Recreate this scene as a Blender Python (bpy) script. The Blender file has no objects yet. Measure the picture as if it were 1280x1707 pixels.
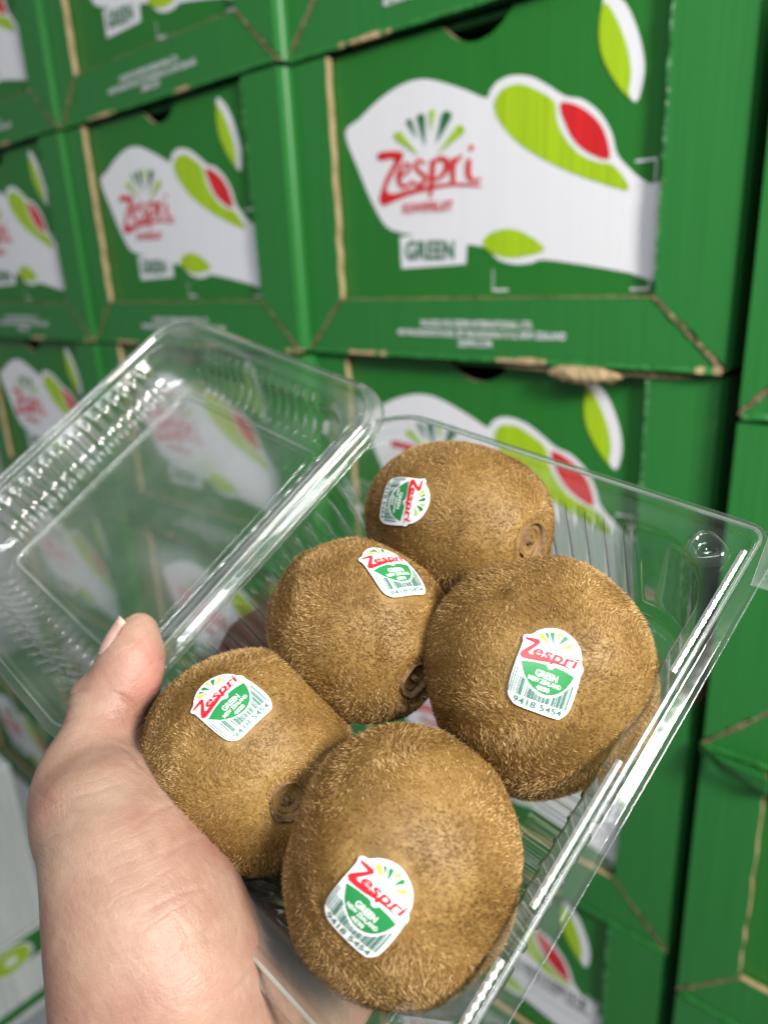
import bpy, bmesh, math, random
import numpy as np
from mathutils import Vector, Matrix
random.seed(7)
rng = np.random.default_rng(11)
SC = bpy.context.scene

# ------------------------------------------------------------------ camera
RC = np.array([[0.75141461, 0.65821335, -0.04616563],
               [0.1764632, -0.2678812, -0.94715384],
               [-0.63579621, 0.7035587, -0.31744028]])        # rows: camera right, down, forward in world axes
CAM = np.array([0.55692, -0.51521, -0.17353])
FPX = 1233.5
def w_cam(px, py, z):
    """point seen at a photo position, z metres in front of the lens (camera axes)"""
    return np.array([(px - 640) / FPX * z, (py - 853.5) / FPX * z, z])
def c2w(p):
    return np.asarray(p) @ RC + CAM
cd = bpy.data.cameras.new('camera'); cam = bpy.data.objects.new('camera', cd); SC.collection.objects.link(cam)
m = Matrix.Identity(4)
for i in range(3):
    m[i][0] = RC[0][i]; m[i][1] = -RC[1][i]; m[i][2] = -RC[2][i]; m[i][3] = CAM[i]
cam.matrix_world = m
cd.sensor_fit = 'HORIZONTAL'; cd.sensor_width = 36; cd.lens = 36 * FPX / 1280
cd.clip_start = 0.01; cd.clip_end = 50
cd.dof.use_dof = True; cd.dof.focus_distance = 0.160; cd.dof.aperture_fstop = 15.5
SC.camera = cam

# ------------------------------------------------------------------ light
wd = bpy.data.worlds.new('World'); SC.world = wd; wd.use_nodes = True
bg = wd.node_tree.nodes['Background']; bg.inputs[0].default_value = (0.80, 0.87, 0.90, 1); bg.inputs[1].default_value = 0.20
def area(name, pos, target, sx, sy, power, col=(1, .97, .93)):
    l = bpy.data.lights.new(name, 'AREA'); l.shape = 'RECTANGLE'; l.size = sx; l.size_y = sy; l.energy = power; l.color = col
    o = bpy.data.objects.new(name, l); SC.collection.objects.link(o); o.location = pos
    o.rotation_euler = (Vector(target) - Vector(pos)).to_track_quat('-Z', 'Y').to_euler()
    return o
tgt = c2w(w_cam(640, 1100, .2))
area('ceiling_panel_lamp', tuple(tgt + (np.array([.53, -.36, -.77]) @ RC) * 1.1), tuple(tgt), .24, .24, 28, (1, .955, .88))
area('unseen_tube_lamp', (1.25, -1.7, 1.6), (0.35, 0, -.3), 1.3, .14, 19, (.96, .98, 1))
area('unseen_tube_lamp', (1.30, -1.1, 1.6), (0.35, 0, -.3), 1.3, .14, 7, (.96, .98, 1))  # extra tube out of view, added for streak highlights on the plastic
area('unseen_tube_lamp', (1.10, -2.4, 1.6), (0.35, 0, -.3), 1.5, .14, 11, (.96, .98, 1))  # another unseen tube, added for streaks on the plastic ribs
area('unseen_tube_lamp', (1.6, -.6, 1.7), (0.4, 0, -.3), .22, 1.8, 8, (.96, .98, 1))
vs = SC.view_settings; vs.view_transform = 'Standard'; vs.look = 'None'; vs.exposure = 0.0; vs.gamma = 1
cy = SC.cycles; cy.transparent_max_bounces = 24; cy.max_bounces = 14; cy.transmission_bounces = 14; cy.diffuse_bounces = 4; cy.glossy_bounces = 4; cy.use_denoising = True
cy.caustics_reflective = False; cy.caustics_refractive = False

# ------------------------------------------------------------------ materials
class NT:
    def __init__(s, name):
        s.m = bpy.data.materials.new(name); s.m.use_nodes = True; s.t = s.m.node_tree
        s.b = s.t.nodes['Principled BSDF']; s.out = s.t.nodes['Material Output']
    def n(s, typ, **kw):
        x = s.t.nodes.new(typ)
        for k, v in kw.items():
            if k in x.inputs: x.inputs[k].default_value = v
            else: setattr(x, k, v)
        return x
    def l(s, a, b): s.t.links.new(a, b)
    def noise(s, scale, detail=4, rough=.6, vec=None, coord='Object'):
        if vec is None:
            vec = s.n('ShaderNodeTexCoord').outputs[coord]
        x = s.n('ShaderNodeTexNoise', Scale=scale, Detail=detail, Roughness=rough); s.l(vec, x.inputs['Vector']); return x.outputs['Fac']
    def ramp(s, fac, stops):
        r = s.n('ShaderNodeValToRGB'); s.l(fac, r.inputs[0]); e = r.color_ramp.elements
        while len(e) < len(stops): e.new(.5)
        for q, (p, c) in zip(e, stops): q.position = p; q.color = (*c, 1)
        return r.outputs[0]
    def bump(s, h, strength, dist):
        b = s.n('ShaderNodeBump', Strength=strength, Distance=dist); s.l(h, b.inputs['Height']); s.l(b.outputs[0], s.b.inputs['Normal']); return b
def stretched(nt, sc, coord='Object'):
    tc = nt.n('ShaderNodeTexCoord').outputs[coord]; mp = nt.n('ShaderNodeMapping'); mp.inputs['Scale'].default_value = sc
    nt.l(tc, mp.inputs[0]); return mp.outputs[0]
def card(name, col, rough=.38, spec=.5, flute=True, wear=True, var=1.0):
    nt = NT(name); b = nt.b; b.inputs['Roughness'].default_value = rough; b.inputs['Specular IOR Level'].default_value = spec
    v = stretched(nt, (260, 260, 5)); n1 = nt.noise(1.0, 3, .5, v)
    dark = tuple(c * (1 - .16 * var) for c in col); lite = tuple(min(1, c * (1 + .14 * var)) for c in col)
    cc = nt.ramp(n1, [(.3, dark), (.7, lite)])
    if wear:
        n2 = nt.noise(55, 6, .75); rr = nt.ramp(n2, [(.70, (0, 0, 0)), (.74, (1, 1, 1))])
        n3 = nt.noise(7, 3, .6); r3 = nt.ramp(n3, [(.55, (0, 0, 0)), (.70, (.45, .45, .45))])
        mu = nt.n('ShaderNodeMath', operation='MULTIPLY'); nt.l(rr, mu.inputs[0]); nt.l(r3, mu.inputs[1])
        mx = nt.n('ShaderNodeMixRGB'); nt.l(mu.outputs[0], mx.inputs[0]); nt.l(cc, mx.inputs[1]); mx.inputs[2].default_value = (*[min(1, c * 1.3 + .16) for c in col], 1)
        cc = mx.outputs[0]
    nt.l(cc, b.inputs['Base Color'])
    if flute:
        tc = nt.n('ShaderNodeTexCoord').outputs['Object']; wv = nt.n('ShaderNodeTexWave', Scale=42.0, Distortion=.4); wv.bands_direction = 'X'
        nt.l(tc, wv.inputs['Vector']); big = nt.noise(12, 4, .6)
        ad = nt.n('ShaderNodeMath', operation='MULTIPLY_ADD'); nt.l(big, ad.inputs[0]); ad.inputs[1].default_value = 5.0; nt.l(wv.outputs['Fac'], ad.inputs[2])
        nt.bump(ad.outputs[0], .13 if var > .5 else .06, .0005)
    return nt.m
M = {}
M['green'] = card('printed_green_board', (.018, .165, .022), var=.35)
M['green_flap'] = card('printed_green_flap', (.023, .178, .034), var=.45)
M['white_ink'] = card('white_print', (.76, .76, .80), rough=.5, wear=False, var=.12)
M['lime'] = card('lime_print', (.36, .55, .012), wear=False)
M['red'] = card('red_print', (.62, .018, .022), wear=False)
M['dkgreen'] = card('dark_green_print', (.012, .15, .05), wear=False)
def kraft():
    nt = NT('raw_kraft_edge'); v = stretched(nt, (300, 300, 60)); n = nt.noise(1, 5, .7, v)
    nt.l(nt.ramp(n, [(.25, (.20, .12, .055)), (.5, (.42, .30, .16)), (.75, (.66, .52, .33))]), nt.b.inputs['Base Color'])
    nt.b.inputs['Roughness'].default_value = .85; nt.bump(n, .8, .001); return nt.m
M['kraft'] = kraft()
nt = NT('crushed_board_edge'); nt.l(nt.ramp(nt.noise(330, 5, .7), [(.36, (.03, .02, .012)), (.5, (.20, .13, .07)), (.66, (.50, .38, .23))]), nt.b.inputs['Base Color']); nt.b.inputs['Roughness'].default_value = .9; M['kraft_dark'] = nt.m
nt = NT('worn_print_edge'); nt.l(nt.ramp(nt.noise(240, 5, .7), [(.48, (.018, .15, .030)), (.56, (.10, .30, .13)), (.66, (.55, .62, .52))]), nt.b.inputs['Base Color']); nt.b.inputs['Roughness'].default_value = .6; M['worn'] = nt.m
nt = NT('box_inside'); nt.b.inputs['Base Color'].default_value = (.10, .06, .035, 1); nt.b.inputs['Roughness'].default_value = .9
nt.l(nt.ramp(nt.noise(60), [(.3, (.05, .03, .018)), (.7, (.13, .085, .05))]), nt.b.inputs['Base Color']); M['inside'] = nt.m

def plastic(name='clear_pet_plastic', h0=.005, h1=.055, blur=0.):
    nt = NT(name); t = nt.t
    tr = nt.n('ShaderNodeBsdfTransparent'); tr.inputs[0].default_value = (.955, .975, .965, 1)
    gl = nt.n('ShaderNodeBsdfGlossy', Roughness=.085); gl.inputs[0].default_value = (1, 1, 1, 1)
    df = nt.n('ShaderNodeBsdfDiffuse'); df.inputs[0].default_value = (.75, .80, .78, 1)
    fr = nt.n('ShaderNodeLayerWeight', Blend=.5)
    pw = nt.n('ShaderNodeMath', operation='POWER'); nt.l(fr.outputs['Facing'], pw.inputs[0]); pw.inputs[1].default_value = 3.2
    sc = nt.n('ShaderNodeMath', operation='MULTIPLY_ADD'); nt.l(pw.outputs[0], sc.inputs[0]); sc.inputs[1].default_value = .66; sc.inputs[2].default_value = .078; sc.use_clamp = True
    n1 = nt.noise(14, 5, .65); hz = nt.ramp(n1, [(.35, (h0,) * 3), (.75, (h1,) * 3)])
    p3 = nt.n('ShaderNodeMath', operation='POWER'); nt.l(fr.outputs['Facing'], p3.inputs[0]); p3.inputs[1].default_value = 2.2
    tc_ = nt.ramp(p3.outputs[0], [(0, (.965, .98, .972)), (.55, (.70, .76, .73)), (1, (.32, .38, .35))]); nt.l(tc_, tr.inputs[0])
    sv = stretched(nt, (900, 40, 200)); n2 = nt.noise(1, 2, .5, sv); sr = nt.ramp(n2, [(.74, (0, 0, 0)), (.80, (.12, .12, .12))])
    ad = nt.n('ShaderNodeMath', operation='ADD'); nt.l(hz, ad.inputs[0]); nt.l(sr, ad.inputs[1])
    m1 = nt.n('ShaderNodeMixShader'); nt.l(ad.outputs[0], m1.inputs[0])
    ra = nt.n('ShaderNodeAttribute', attribute_name='rib'); rf = nt.n('ShaderNodeMath', operation='MULTIPLY'); nt.l(ra.outputs['Fac'], rf.inputs[0]); rf.inputs[1].default_value = .55
    r1 = nt.n('ShaderNodeBsdfRefraction', IOR=1.13, Roughness=.03); nt.l(tc_, r1.inputs['Color']); m0 = nt.n('ShaderNodeMixShader'); nt.l(rf.outputs[0], m0.inputs[0])
    base = tr.outputs[0]
    if blur:
        r2 = nt.n('ShaderNodeBsdfRefraction', IOR=1.035, Roughness=.62); nt.l(tc_, r2.inputs['Color']); mb_ = nt.n('ShaderNodeMixShader'); mb_.inputs[0].default_value = blur
        nt.l(base, mb_.inputs[1]); nt.l(r2.outputs[0], mb_.inputs[2]); base = mb_.outputs[0]
    nt.l(base, m0.inputs[1]); nt.l(r1.outputs[0], m0.inputs[2]); nt.l(m0.outputs[0], m1.inputs[1]); nt.l(df.outputs[0], m1.inputs[2])
    m2 = nt.n('ShaderNodeMixShader'); nt.l(sc.outputs[0], m2.inputs[0]); nt.l(m1.outputs[0], m2.inputs[1]); nt.l(gl.outputs[0], m2.inputs[2])
    nb = nt.noise(60, 3, .5); bp = nt.n('ShaderNodeBump', Strength=.25, Distance=.0012); nt.l(nb, bp.inputs['Height'])
    nt.l(bp.outputs[0], gl.inputs['Normal']); nt.l(bp.outputs[0], fr.inputs['Normal'])
    nt.l(m2.outputs[0], nt.out.inputs[0]); return nt.m
M['plastic'] = plastic(); M['plastic_lid'] = plastic('hazy_pet_plastic', .015, .11, .5); M['plastic_highlight'] = plastic('pet_ridge_highlight', .40, .75); M['plastic_glint'] = plastic('pet_bead_glint', .05, .28)  # last two carry diffuse white that stands in for highlights

def skin():
    nt = NT('skin'); b = nt.b
    n1 = nt.noise(38, 4, .6); n0 = nt.noise(170, 4, .7)
    c = nt.ramp(n1, [(.34, (.270, .140, .105)), (.5, (.325, .205, .150)), (.66, (.375, .255, .190))])
    at = nt.n('ShaderNodeAttribute', attribute_name='flush')
    mx = nt.n('ShaderNodeMixRGB'); nt.l(at.outputs['Fac'], mx.inputs[0]); nt.l(c, mx.inputs[1]); mx.inputs[2].default_value = (.42, .19, .15, 1)
    c2 = nt.ramp(n0, [(.35, (.90, .86, .84)), (.65, (1, 1, 1))])
    mm = nt.n('ShaderNodeMixRGB', blend_type='MULTIPLY'); mm.inputs[0].default_value = 1; nt.l(mx.outputs[0], mm.inputs[1]); nt.l(c2, mm.inputs[2])
    nt.l(mm.outputs[0], b.inputs['Base Color'])
    b.inputs['Roughness'].default_value = .48; b.inputs['Subsurface Weight'].default_value = .22
    b.inputs['Subsurface Radius'].default_value = (1, .35, .2); b.inputs['Subsurface Scale'].default_value = .003
    b.inputs['Specular IOR Level'].default_value = .4
    tc = nt.n('ShaderNodeTexCoord').outputs['Object']
    vo = nt.n('ShaderNodeTexVoronoi', Scale=2300.0); nt.l(tc, vo.inputs['Vector'])
    sv = nt.n('ShaderNodeMapping'); sv.inputs['Scale'].default_value = (160, 700, 420); sv.inputs['Rotation'].default_value = (.4, .9, .3); nt.l(tc, sv.inputs[0])
    n2 = nt.noise(1, 4, .6, sv.outputs[0])
    a = nt.n('ShaderNodeMath', operation='MULTIPLY_ADD'); nt.l(n2, a.inputs[0]); a.inputs[1].default_value = 1.6; nt.l(vo.outputs['Distance'], a.inputs[2])
    s2 = nt.n('ShaderNodeMapping'); s2.inputs['Scale'].default_value = (60, 320, 190); s2.inputs['Rotation'].default_value = (.4, .9, .3); nt.l(tc, s2.inputs[0])
    n3 = nt.noise(1, 3, .55, s2.outputs[0]); a2 = nt.n('ShaderNodeMath', operation='MULTIPLY_ADD'); nt.l(n3, a2.inputs[0]); a2.inputs[1].default_value = 4.5; nt.l(a.outputs[0], a2.inputs[2])
    def lines(dirc, spacing, wob, nscale, power, amp, prev, mscale):
        dv = np.array(dirc, float) @ RC; dv /= np.linalg.norm(dv); d = nt.n('ShaderNodeVectorMath', operation='DOT_PRODUCT'); nt.l(tc, d.inputs[0]); d.inputs[1].default_value = tuple(dv)
        nz = nt.noise(nscale, 3, .6, tc); x = nt.n('ShaderNodeMath', operation='MULTIPLY'); nt.l(d.outputs['Value'], x.inputs[0]); x.inputs[1].default_value = math.pi / spacing
        y = nt.n('ShaderNodeMath', operation='MULTIPLY_ADD'); nt.l(nz, y.inputs[0]); y.inputs[1].default_value = wob; nt.l(x.outputs[0], y.inputs[2])
        q = nt.n('ShaderNodeMath', operation='SINE'); nt.l(y.outputs[0], q.inputs[0]); q2 = nt.n('ShaderNodeMath', operation='ABSOLUTE'); nt.l(q.outputs[0], q2.inputs[0])
        q3 = nt.n('ShaderNodeMath', operation='SUBTRACT'); q3.inputs[0].default_value = 1; nt.l(q2.outputs[0], q3.inputs[1]); q4 = nt.n('ShaderNodeMath', operation='POWER'); nt.l(q3.outputs[0], q4.inputs[0]); q4.inputs[1].default_value = power
        mk_ = nt.ramp(nt.noise(mscale, 2, .5, tc), [(.42, (0, 0, 0)), (.60, (1, 1, 1))]); q5 = nt.n('ShaderNodeMath', operation='MULTIPLY'); nt.l(q4.outputs[0], q5.inputs[0]); nt.l(mk_, q5.inputs[1])
        q6 = nt.n('ShaderNodeMath', operation='MULTIPLY_ADD'); nt.l(q5.outputs[0], q6.inputs[0]); q6.inputs[1].default_value = -amp; nt.l(prev, q6.inputs[2]); return q6.outputs[0]
    hgt = lines((.42, .9, 0), .0058, 7.0, 38, 5, 1.5, a2.outputs[0], 50)
    hgt = lines((.30, .95, 0), .0017, 5.0, 90, 2.5, .7, hgt, 70)
    hgt = lines((-.75, .65, 0), .0014, 5.0, 110, 2.5, .45, hgt, 90)
    nt.bump(hgt, .36, .00018); return nt.m
M['skin'] = skin()
nt = NT('nail'); nt.b.inputs['Base Color'].default_value = (.70, .43, .35, 1); nt.b.inputs['Roughness'].default_value = .3
nt.l(nt.ramp(nt.noise(260), [(.3, (.42, .25, .21)), (.7, (.50, .33, .28))]), nt.b.inputs['Base Color']); nt.b.inputs['Subsurface Weight'].default_value = .2; nt.b.inputs['Subsurface Scale'].default_value = .002
M['nail'] = nt.m
nt = NT('nail_edge'); nt.b.inputs['Base Color'].default_value = (.52, .40, .30, 1); nt.b.inputs['Roughness'].default_value = .4; M['nail_edge'] = nt.m

def kiwi_skin():
    nt = NT('kiwi_skin'); n1 = nt.noise(240, 6, .7); n2 = nt.noise(45, 4, .6)
    a = nt.n('ShaderNodeMath', operation='MULTIPLY_ADD'); nt.l(n2, a.inputs[0]); a.inputs[1].default_value = .6; 
    h = nt.n('ShaderNodeMath', operation='MULTIPLY'); nt.l(n1, h.inputs[0]); h.inputs[1].default_value = .4; nt.l(h.outputs[0], a.inputs[2])
    nt.l(nt.ramp(a.outputs[0], [(.30, (.090, .047, .012)), (.5, (.195, .112, .030)), (.7, (.34, .22, .075))]), nt.b.inputs['Base Color'])
    nt.b.inputs['Roughness'].default_value = .5; nt.b.inputs['Specular IOR Level'].default_value = .35
    nt.bump(n1, .7, .0006); return nt.m
M['kiwi_skin'] = kiwi_skin()
def fur():
    nt = NT('kiwi_fuzz'); at = nt.n('ShaderNodeAttribute', attribute_name='tint')
    nt.l(nt.ramp(at.outputs['Fac'], [(0, (.115, .056, .014)), (.5, (.345, .200, .058)), (1, (.82, .58, .27))]), nt.b.inputs['Base Color'])
    nt.b.inputs['Roughness'].default_value = .45; nt.b.inputs['Specular IOR Level'].default_value = .45
    tl = nt.n('ShaderNodeBsdfTranslucent'); tl.inputs[0].default_value = (.50, .32, .12, 1)
    mx = nt.n('ShaderNodeMixShader'); mx.inputs[0].default_value = .3; nt.l(nt.b.outputs[0], mx.inputs[1]); nt.l(tl.outputs[0], mx.inputs[2]); nt.l(mx.outputs[0], nt.out.inputs[0])
    return nt.m
M['fur'] = fur()
nt = NT('stem_scar'); nt.l(nt.ramp(nt.noise(420, 5, .7), [(.3, (.07, .035, .015)), (.6, (.20, .115, .055)), (.8, (.34, .22, .12))]), nt.b.inputs['Base Color'])
nt.b.inputs['Roughness'].default_value = .85; nt.bump(nt.noise(500, 5, .7), .9, .0006); M['scar'] = nt.m
def flat(name, col, rough=.35):
    nt = NT(name); nt.l(nt.ramp(nt.noise(300), [(.3, tuple(c * .94 for c in col)), (.7, col)]), nt.b.inputs['Base Color']); nt.b.inputs['Roughness'].default_value = rough; return nt.m
M['s_white'] = flat('sticker_paper', (.86, .87, .88)); M['s_red'] = flat('sticker_red', (.66, .020, .030)); M['s_green'] = flat('sticker_green', (.022, .225, .065))
M['s_lime'] = flat('sticker_lime', (.48, .66, .03)); M['s_dk'] = flat('sticker_dark_ink', (.05, .18, .13)); M['s_txt'] = flat('sticker_white_text', (.88, .92, .90))
M['wall_white'] = card('white_board', (.62, .65, .64), rough=.5, wear=False); M['grey_ink'] = flat('black_ink', (.04, .045, .05), .5)

# ------------------------------------------------------------------ object helpers
def link(o, parent=None):
    SC.collection.objects.link(o)
    if parent is not None: o.parent = parent
    return o
def tag(o, label=None, cat=None, group=None, kind=None):
    if label: o['label'] = label
    if cat: o['category'] = cat
    if group: o['group'] = group
    if kind: o['kind'] = kind
    return o
def empty(name, loc, label, cat, group=None):
    o = bpy.data.objects.new(name, None); o.empty_display_size = .02; o.location = tuple(loc); link(o); tag(o, label, cat, group); return o
def mesh(name, V, F, mats, parent=None, fm=None, smooth=False, origin=None, loc=None):
    V = np.asarray(V, float)
    if origin is not None: V = V - np.asarray(origin)
    me = bpy.data.meshes.new(name); me.from_pydata(V.tolist(), [], [tuple(int(i) for i in f) for f in F])
    for k in (mats if isinstance(mats, (list, tuple)) else [mats]): me.materials.append(M[k])
    if fm is not None: me.polygons.foreach_set('material_index', np.array(fm, dtype=np.int32))
    if smooth: me.polygons.foreach_set('use_smooth', np.ones(len(me.polygons), bool))
    me.update(); o = bpy.data.objects.new(name, me)
    if loc is not None: o.location = tuple(loc)
    return link(o, parent)
class MB:
    def __init__(s): s.V = []; s.F = []; s.fm = []
    def add(s, V, F, m=0):
        k = len(s.V); s.V += [tuple(map(float, v)) for v in V]; s.F += [tuple(i + k for i in f) for f in F]
        s.fm += ([m] * len(F) if isinstance(m, int) else list(m))
    def box(s, a, b, m=0):
        x0, y0, z0 = a; x1, y1, z1 = b
        s.add([(x, y, z) for x in (x0, x1) for y in (y0, y1) for z in (z0, z1)],
              [(0, 1, 3, 2), (4, 6, 7, 5), (0, 4, 5, 1), (2, 3, 7, 6), (0, 2, 6, 4), (1, 5, 7, 3)], m)
    def ext(s, poly, y0, y1, mf=0, ms=1, side=None):
        """polygon in x,z extruded in y; front face (y0) mf, rim ms"""
        n = len(poly); s.add([(p[0], y0, p[1]) for p in poly] + [(p[0], y1, p[1]) for p in poly],
              [tuple(range(n))] + [tuple(range(2 * n - 1, n - 1, -1))] + [(i, (i + 1) % n, n + (i + 1) % n, n + i) for i in range(n)], [mf, ms] + ([ms] * n if side is None else list(side)))
    def build(s, name, mats, parent=None, **k): return mesh(name, s.V, s.F, mats, parent, fm=s.fm, **k)
def spline(pts, k=6, closed=True):
    P = np.array(pts, float); n = len(P); out = []
    for i in range(n if closed else n - 1):
        if closed: a, b, c, d = P[i - 1], P[i], P[(i + 1) % n], P[(i + 2) % n]
        else: a, b, c, d = P[max(i - 1, 0)], P[i], P[i + 1], P[min(i + 2, n - 1)]
        for j in range(k):
            t = j / k; out.append(.5 * (2 * b + (c - a) * t + (2 * a - 5 * b + 4 * c - d) * t * t + (3 * b - a - 3 * c + d) * t ** 3))
    return np.array(out)
def tess(poly, cell=None):
    """triangulated (and optionally grid-cut) 2D polygon -> V, F"""
    bm = bmesh.new(); f = bm.faces.new([bm.verts.new((p[0], p[1], 0)) for p in poly])
    bmesh.ops.triangulate(bm, faces=[f])
    if cell:
        P = np.array(poly)
        for ax in (0, 1):
            for q in np.arange(P[:, ax].min() + cell, P[:, ax].max(), cell):
                co = [0, 0, 0]; no = [0, 0, 0]; co[ax] = q; no[ax] = 1
                bmesh.ops.bisect_plane(bm, geom=bm.verts[:] + bm.edges[:] + bm.faces[:], dist=1e-7, plane_co=co, plane_no=no)
        bmesh.ops.triangulate(bm, faces=bm.faces[:])
    bm.normal_update(); bm.verts.index_update()
    V = np.array([v.co[:2] for v in bm.verts])
    F = []
    for f in bm.faces:
        q = [v.index for v in f.verts]
        if f.normal.z < 0: q.reverse()
        F.append(q)
    bm.free(); return V, F
_tc = {}
def text(body, shear=0., bold=0., width=1., space=1.):
    """filled lettering, cap height about .7, starting at x 0 -> V, F"""
    key = (body, shear, bold, width, space)
    if key not in _tc:
        c = bpy.data.curves.new('lettering', 'FONT'); c.body = body; c.size = 1; c.shear = shear; c.offset = bold; c.space_character = space; c.resolution_u = 3; c.fill_mode = 'FRONT'
        o = bpy.data.objects.new('lettering', c); SC.collection.objects.link(o); dg = bpy.context.evaluated_depsgraph_get(); dg.update()
        me = bpy.data.meshes.new_from_object(o.evaluated_get(dg)); V = np.array([v.co[:2] for v in me.vertices]); F = [tuple(p.vertices) for p in me.polygons]
        nz = [p.normal.z for p in me.polygons]; F = [f if z > 0 else f[::-1] for f, z in zip(F, nz)]
        SC.collection.objects.unlink(o); bpy.data.objects.remove(o); bpy.data.curves.remove(c); bpy.data.meshes.remove(me)
        V[:, 0] -= V[:, 0].min(); V[:, 0] *= width; _tc[key] = (V, F)
    V, F = _tc[key]; return V.copy(), F
def place(V, x0, y0, x1, h, ang=0., align='fit'):
    """fit lettering between x0..x1 with letter height h, baseline y0"""
    V = V.copy(); w = V[:, 0].max(); V[:, 0] *= (x1 - x0) / w; V[:, 1] *= h / .7
    c, s = math.cos(ang), math.sin(ang); return np.stack([x0 + V[:, 0] * c - V[:, 1] * s, y0 + V[:, 0] * s + V[:, 1] * c], 1)
def teardrop(tip, head, wd, n=10):
    t = np.array(tip, float); h = np.array(head, float); d = h - t; L = np.hypot(*d); d /= L; q = np.array([-d[1], d[0]]); R = wd / 2
    c = h - d * R; a = np.linspace(-math.pi / 2, math.pi / 2, n)
    return [tuple(t)] + [tuple(c + d * R * math.cos(x) + q * R * math.sin(x)) for x in a]

# logo drawn in label units (x right, y up), measured off the fruit label
c20, s20 = math.cos(math.radians(20)), math.sin(math.radians(20))
def S(a, b):
    dx, dy = a - 620, b - 750; return ((dx * c20 + dy * s20) / 813, -(-dx * s20 + dy * c20) / 813)
LOGO = []                                              # (material key suffix, V, F)
zp = [S(*p) for p in [(386, 298), (470, 318), (560, 342), (578, 384), (500, 440), (420, 492), (440, 513), (560, 548), (690, 585), (840, 640), (992, 738),
                      (840, 662), (690, 618), (560, 603), (440, 578), (345, 552), (316, 505), (345, 470), (420, 430), (500, 388), (500, 376), (400, 332)]]
LOGO.append(('red',) + tess(zp, .12))
V, F = text('espri', .18, .018); 
V = place(V, S(488, 525)[0] - .02, S(488, 525)[1] + .0, S(985, 690)[0] + .03, .155, 0.02); LOGO.append(('red', V, F))
DROPS = [((690, 412), (580, 272), .075, 'lime'), ((695, 360), (660, 255), .045, 'green'), ((737, 412), (738, 255), .07, 'green'),
         ((785, 382), (842, 268), .05, 'lime'), ((790, 430), (915, 328), .072, 'green'), ((800, 470), (968, 432), .062, 'lime')]
for a, b, w_, k in DROPS: LOGO.append((k,) + tess(teardrop(S(*a), S(*b), w_)))
tmV, tmF = text('TM', 0, .01); tmV = place(tmV, S(990, 700)[0], S(990, 715)[1], S(1035, 715)[0], .025); 

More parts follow.
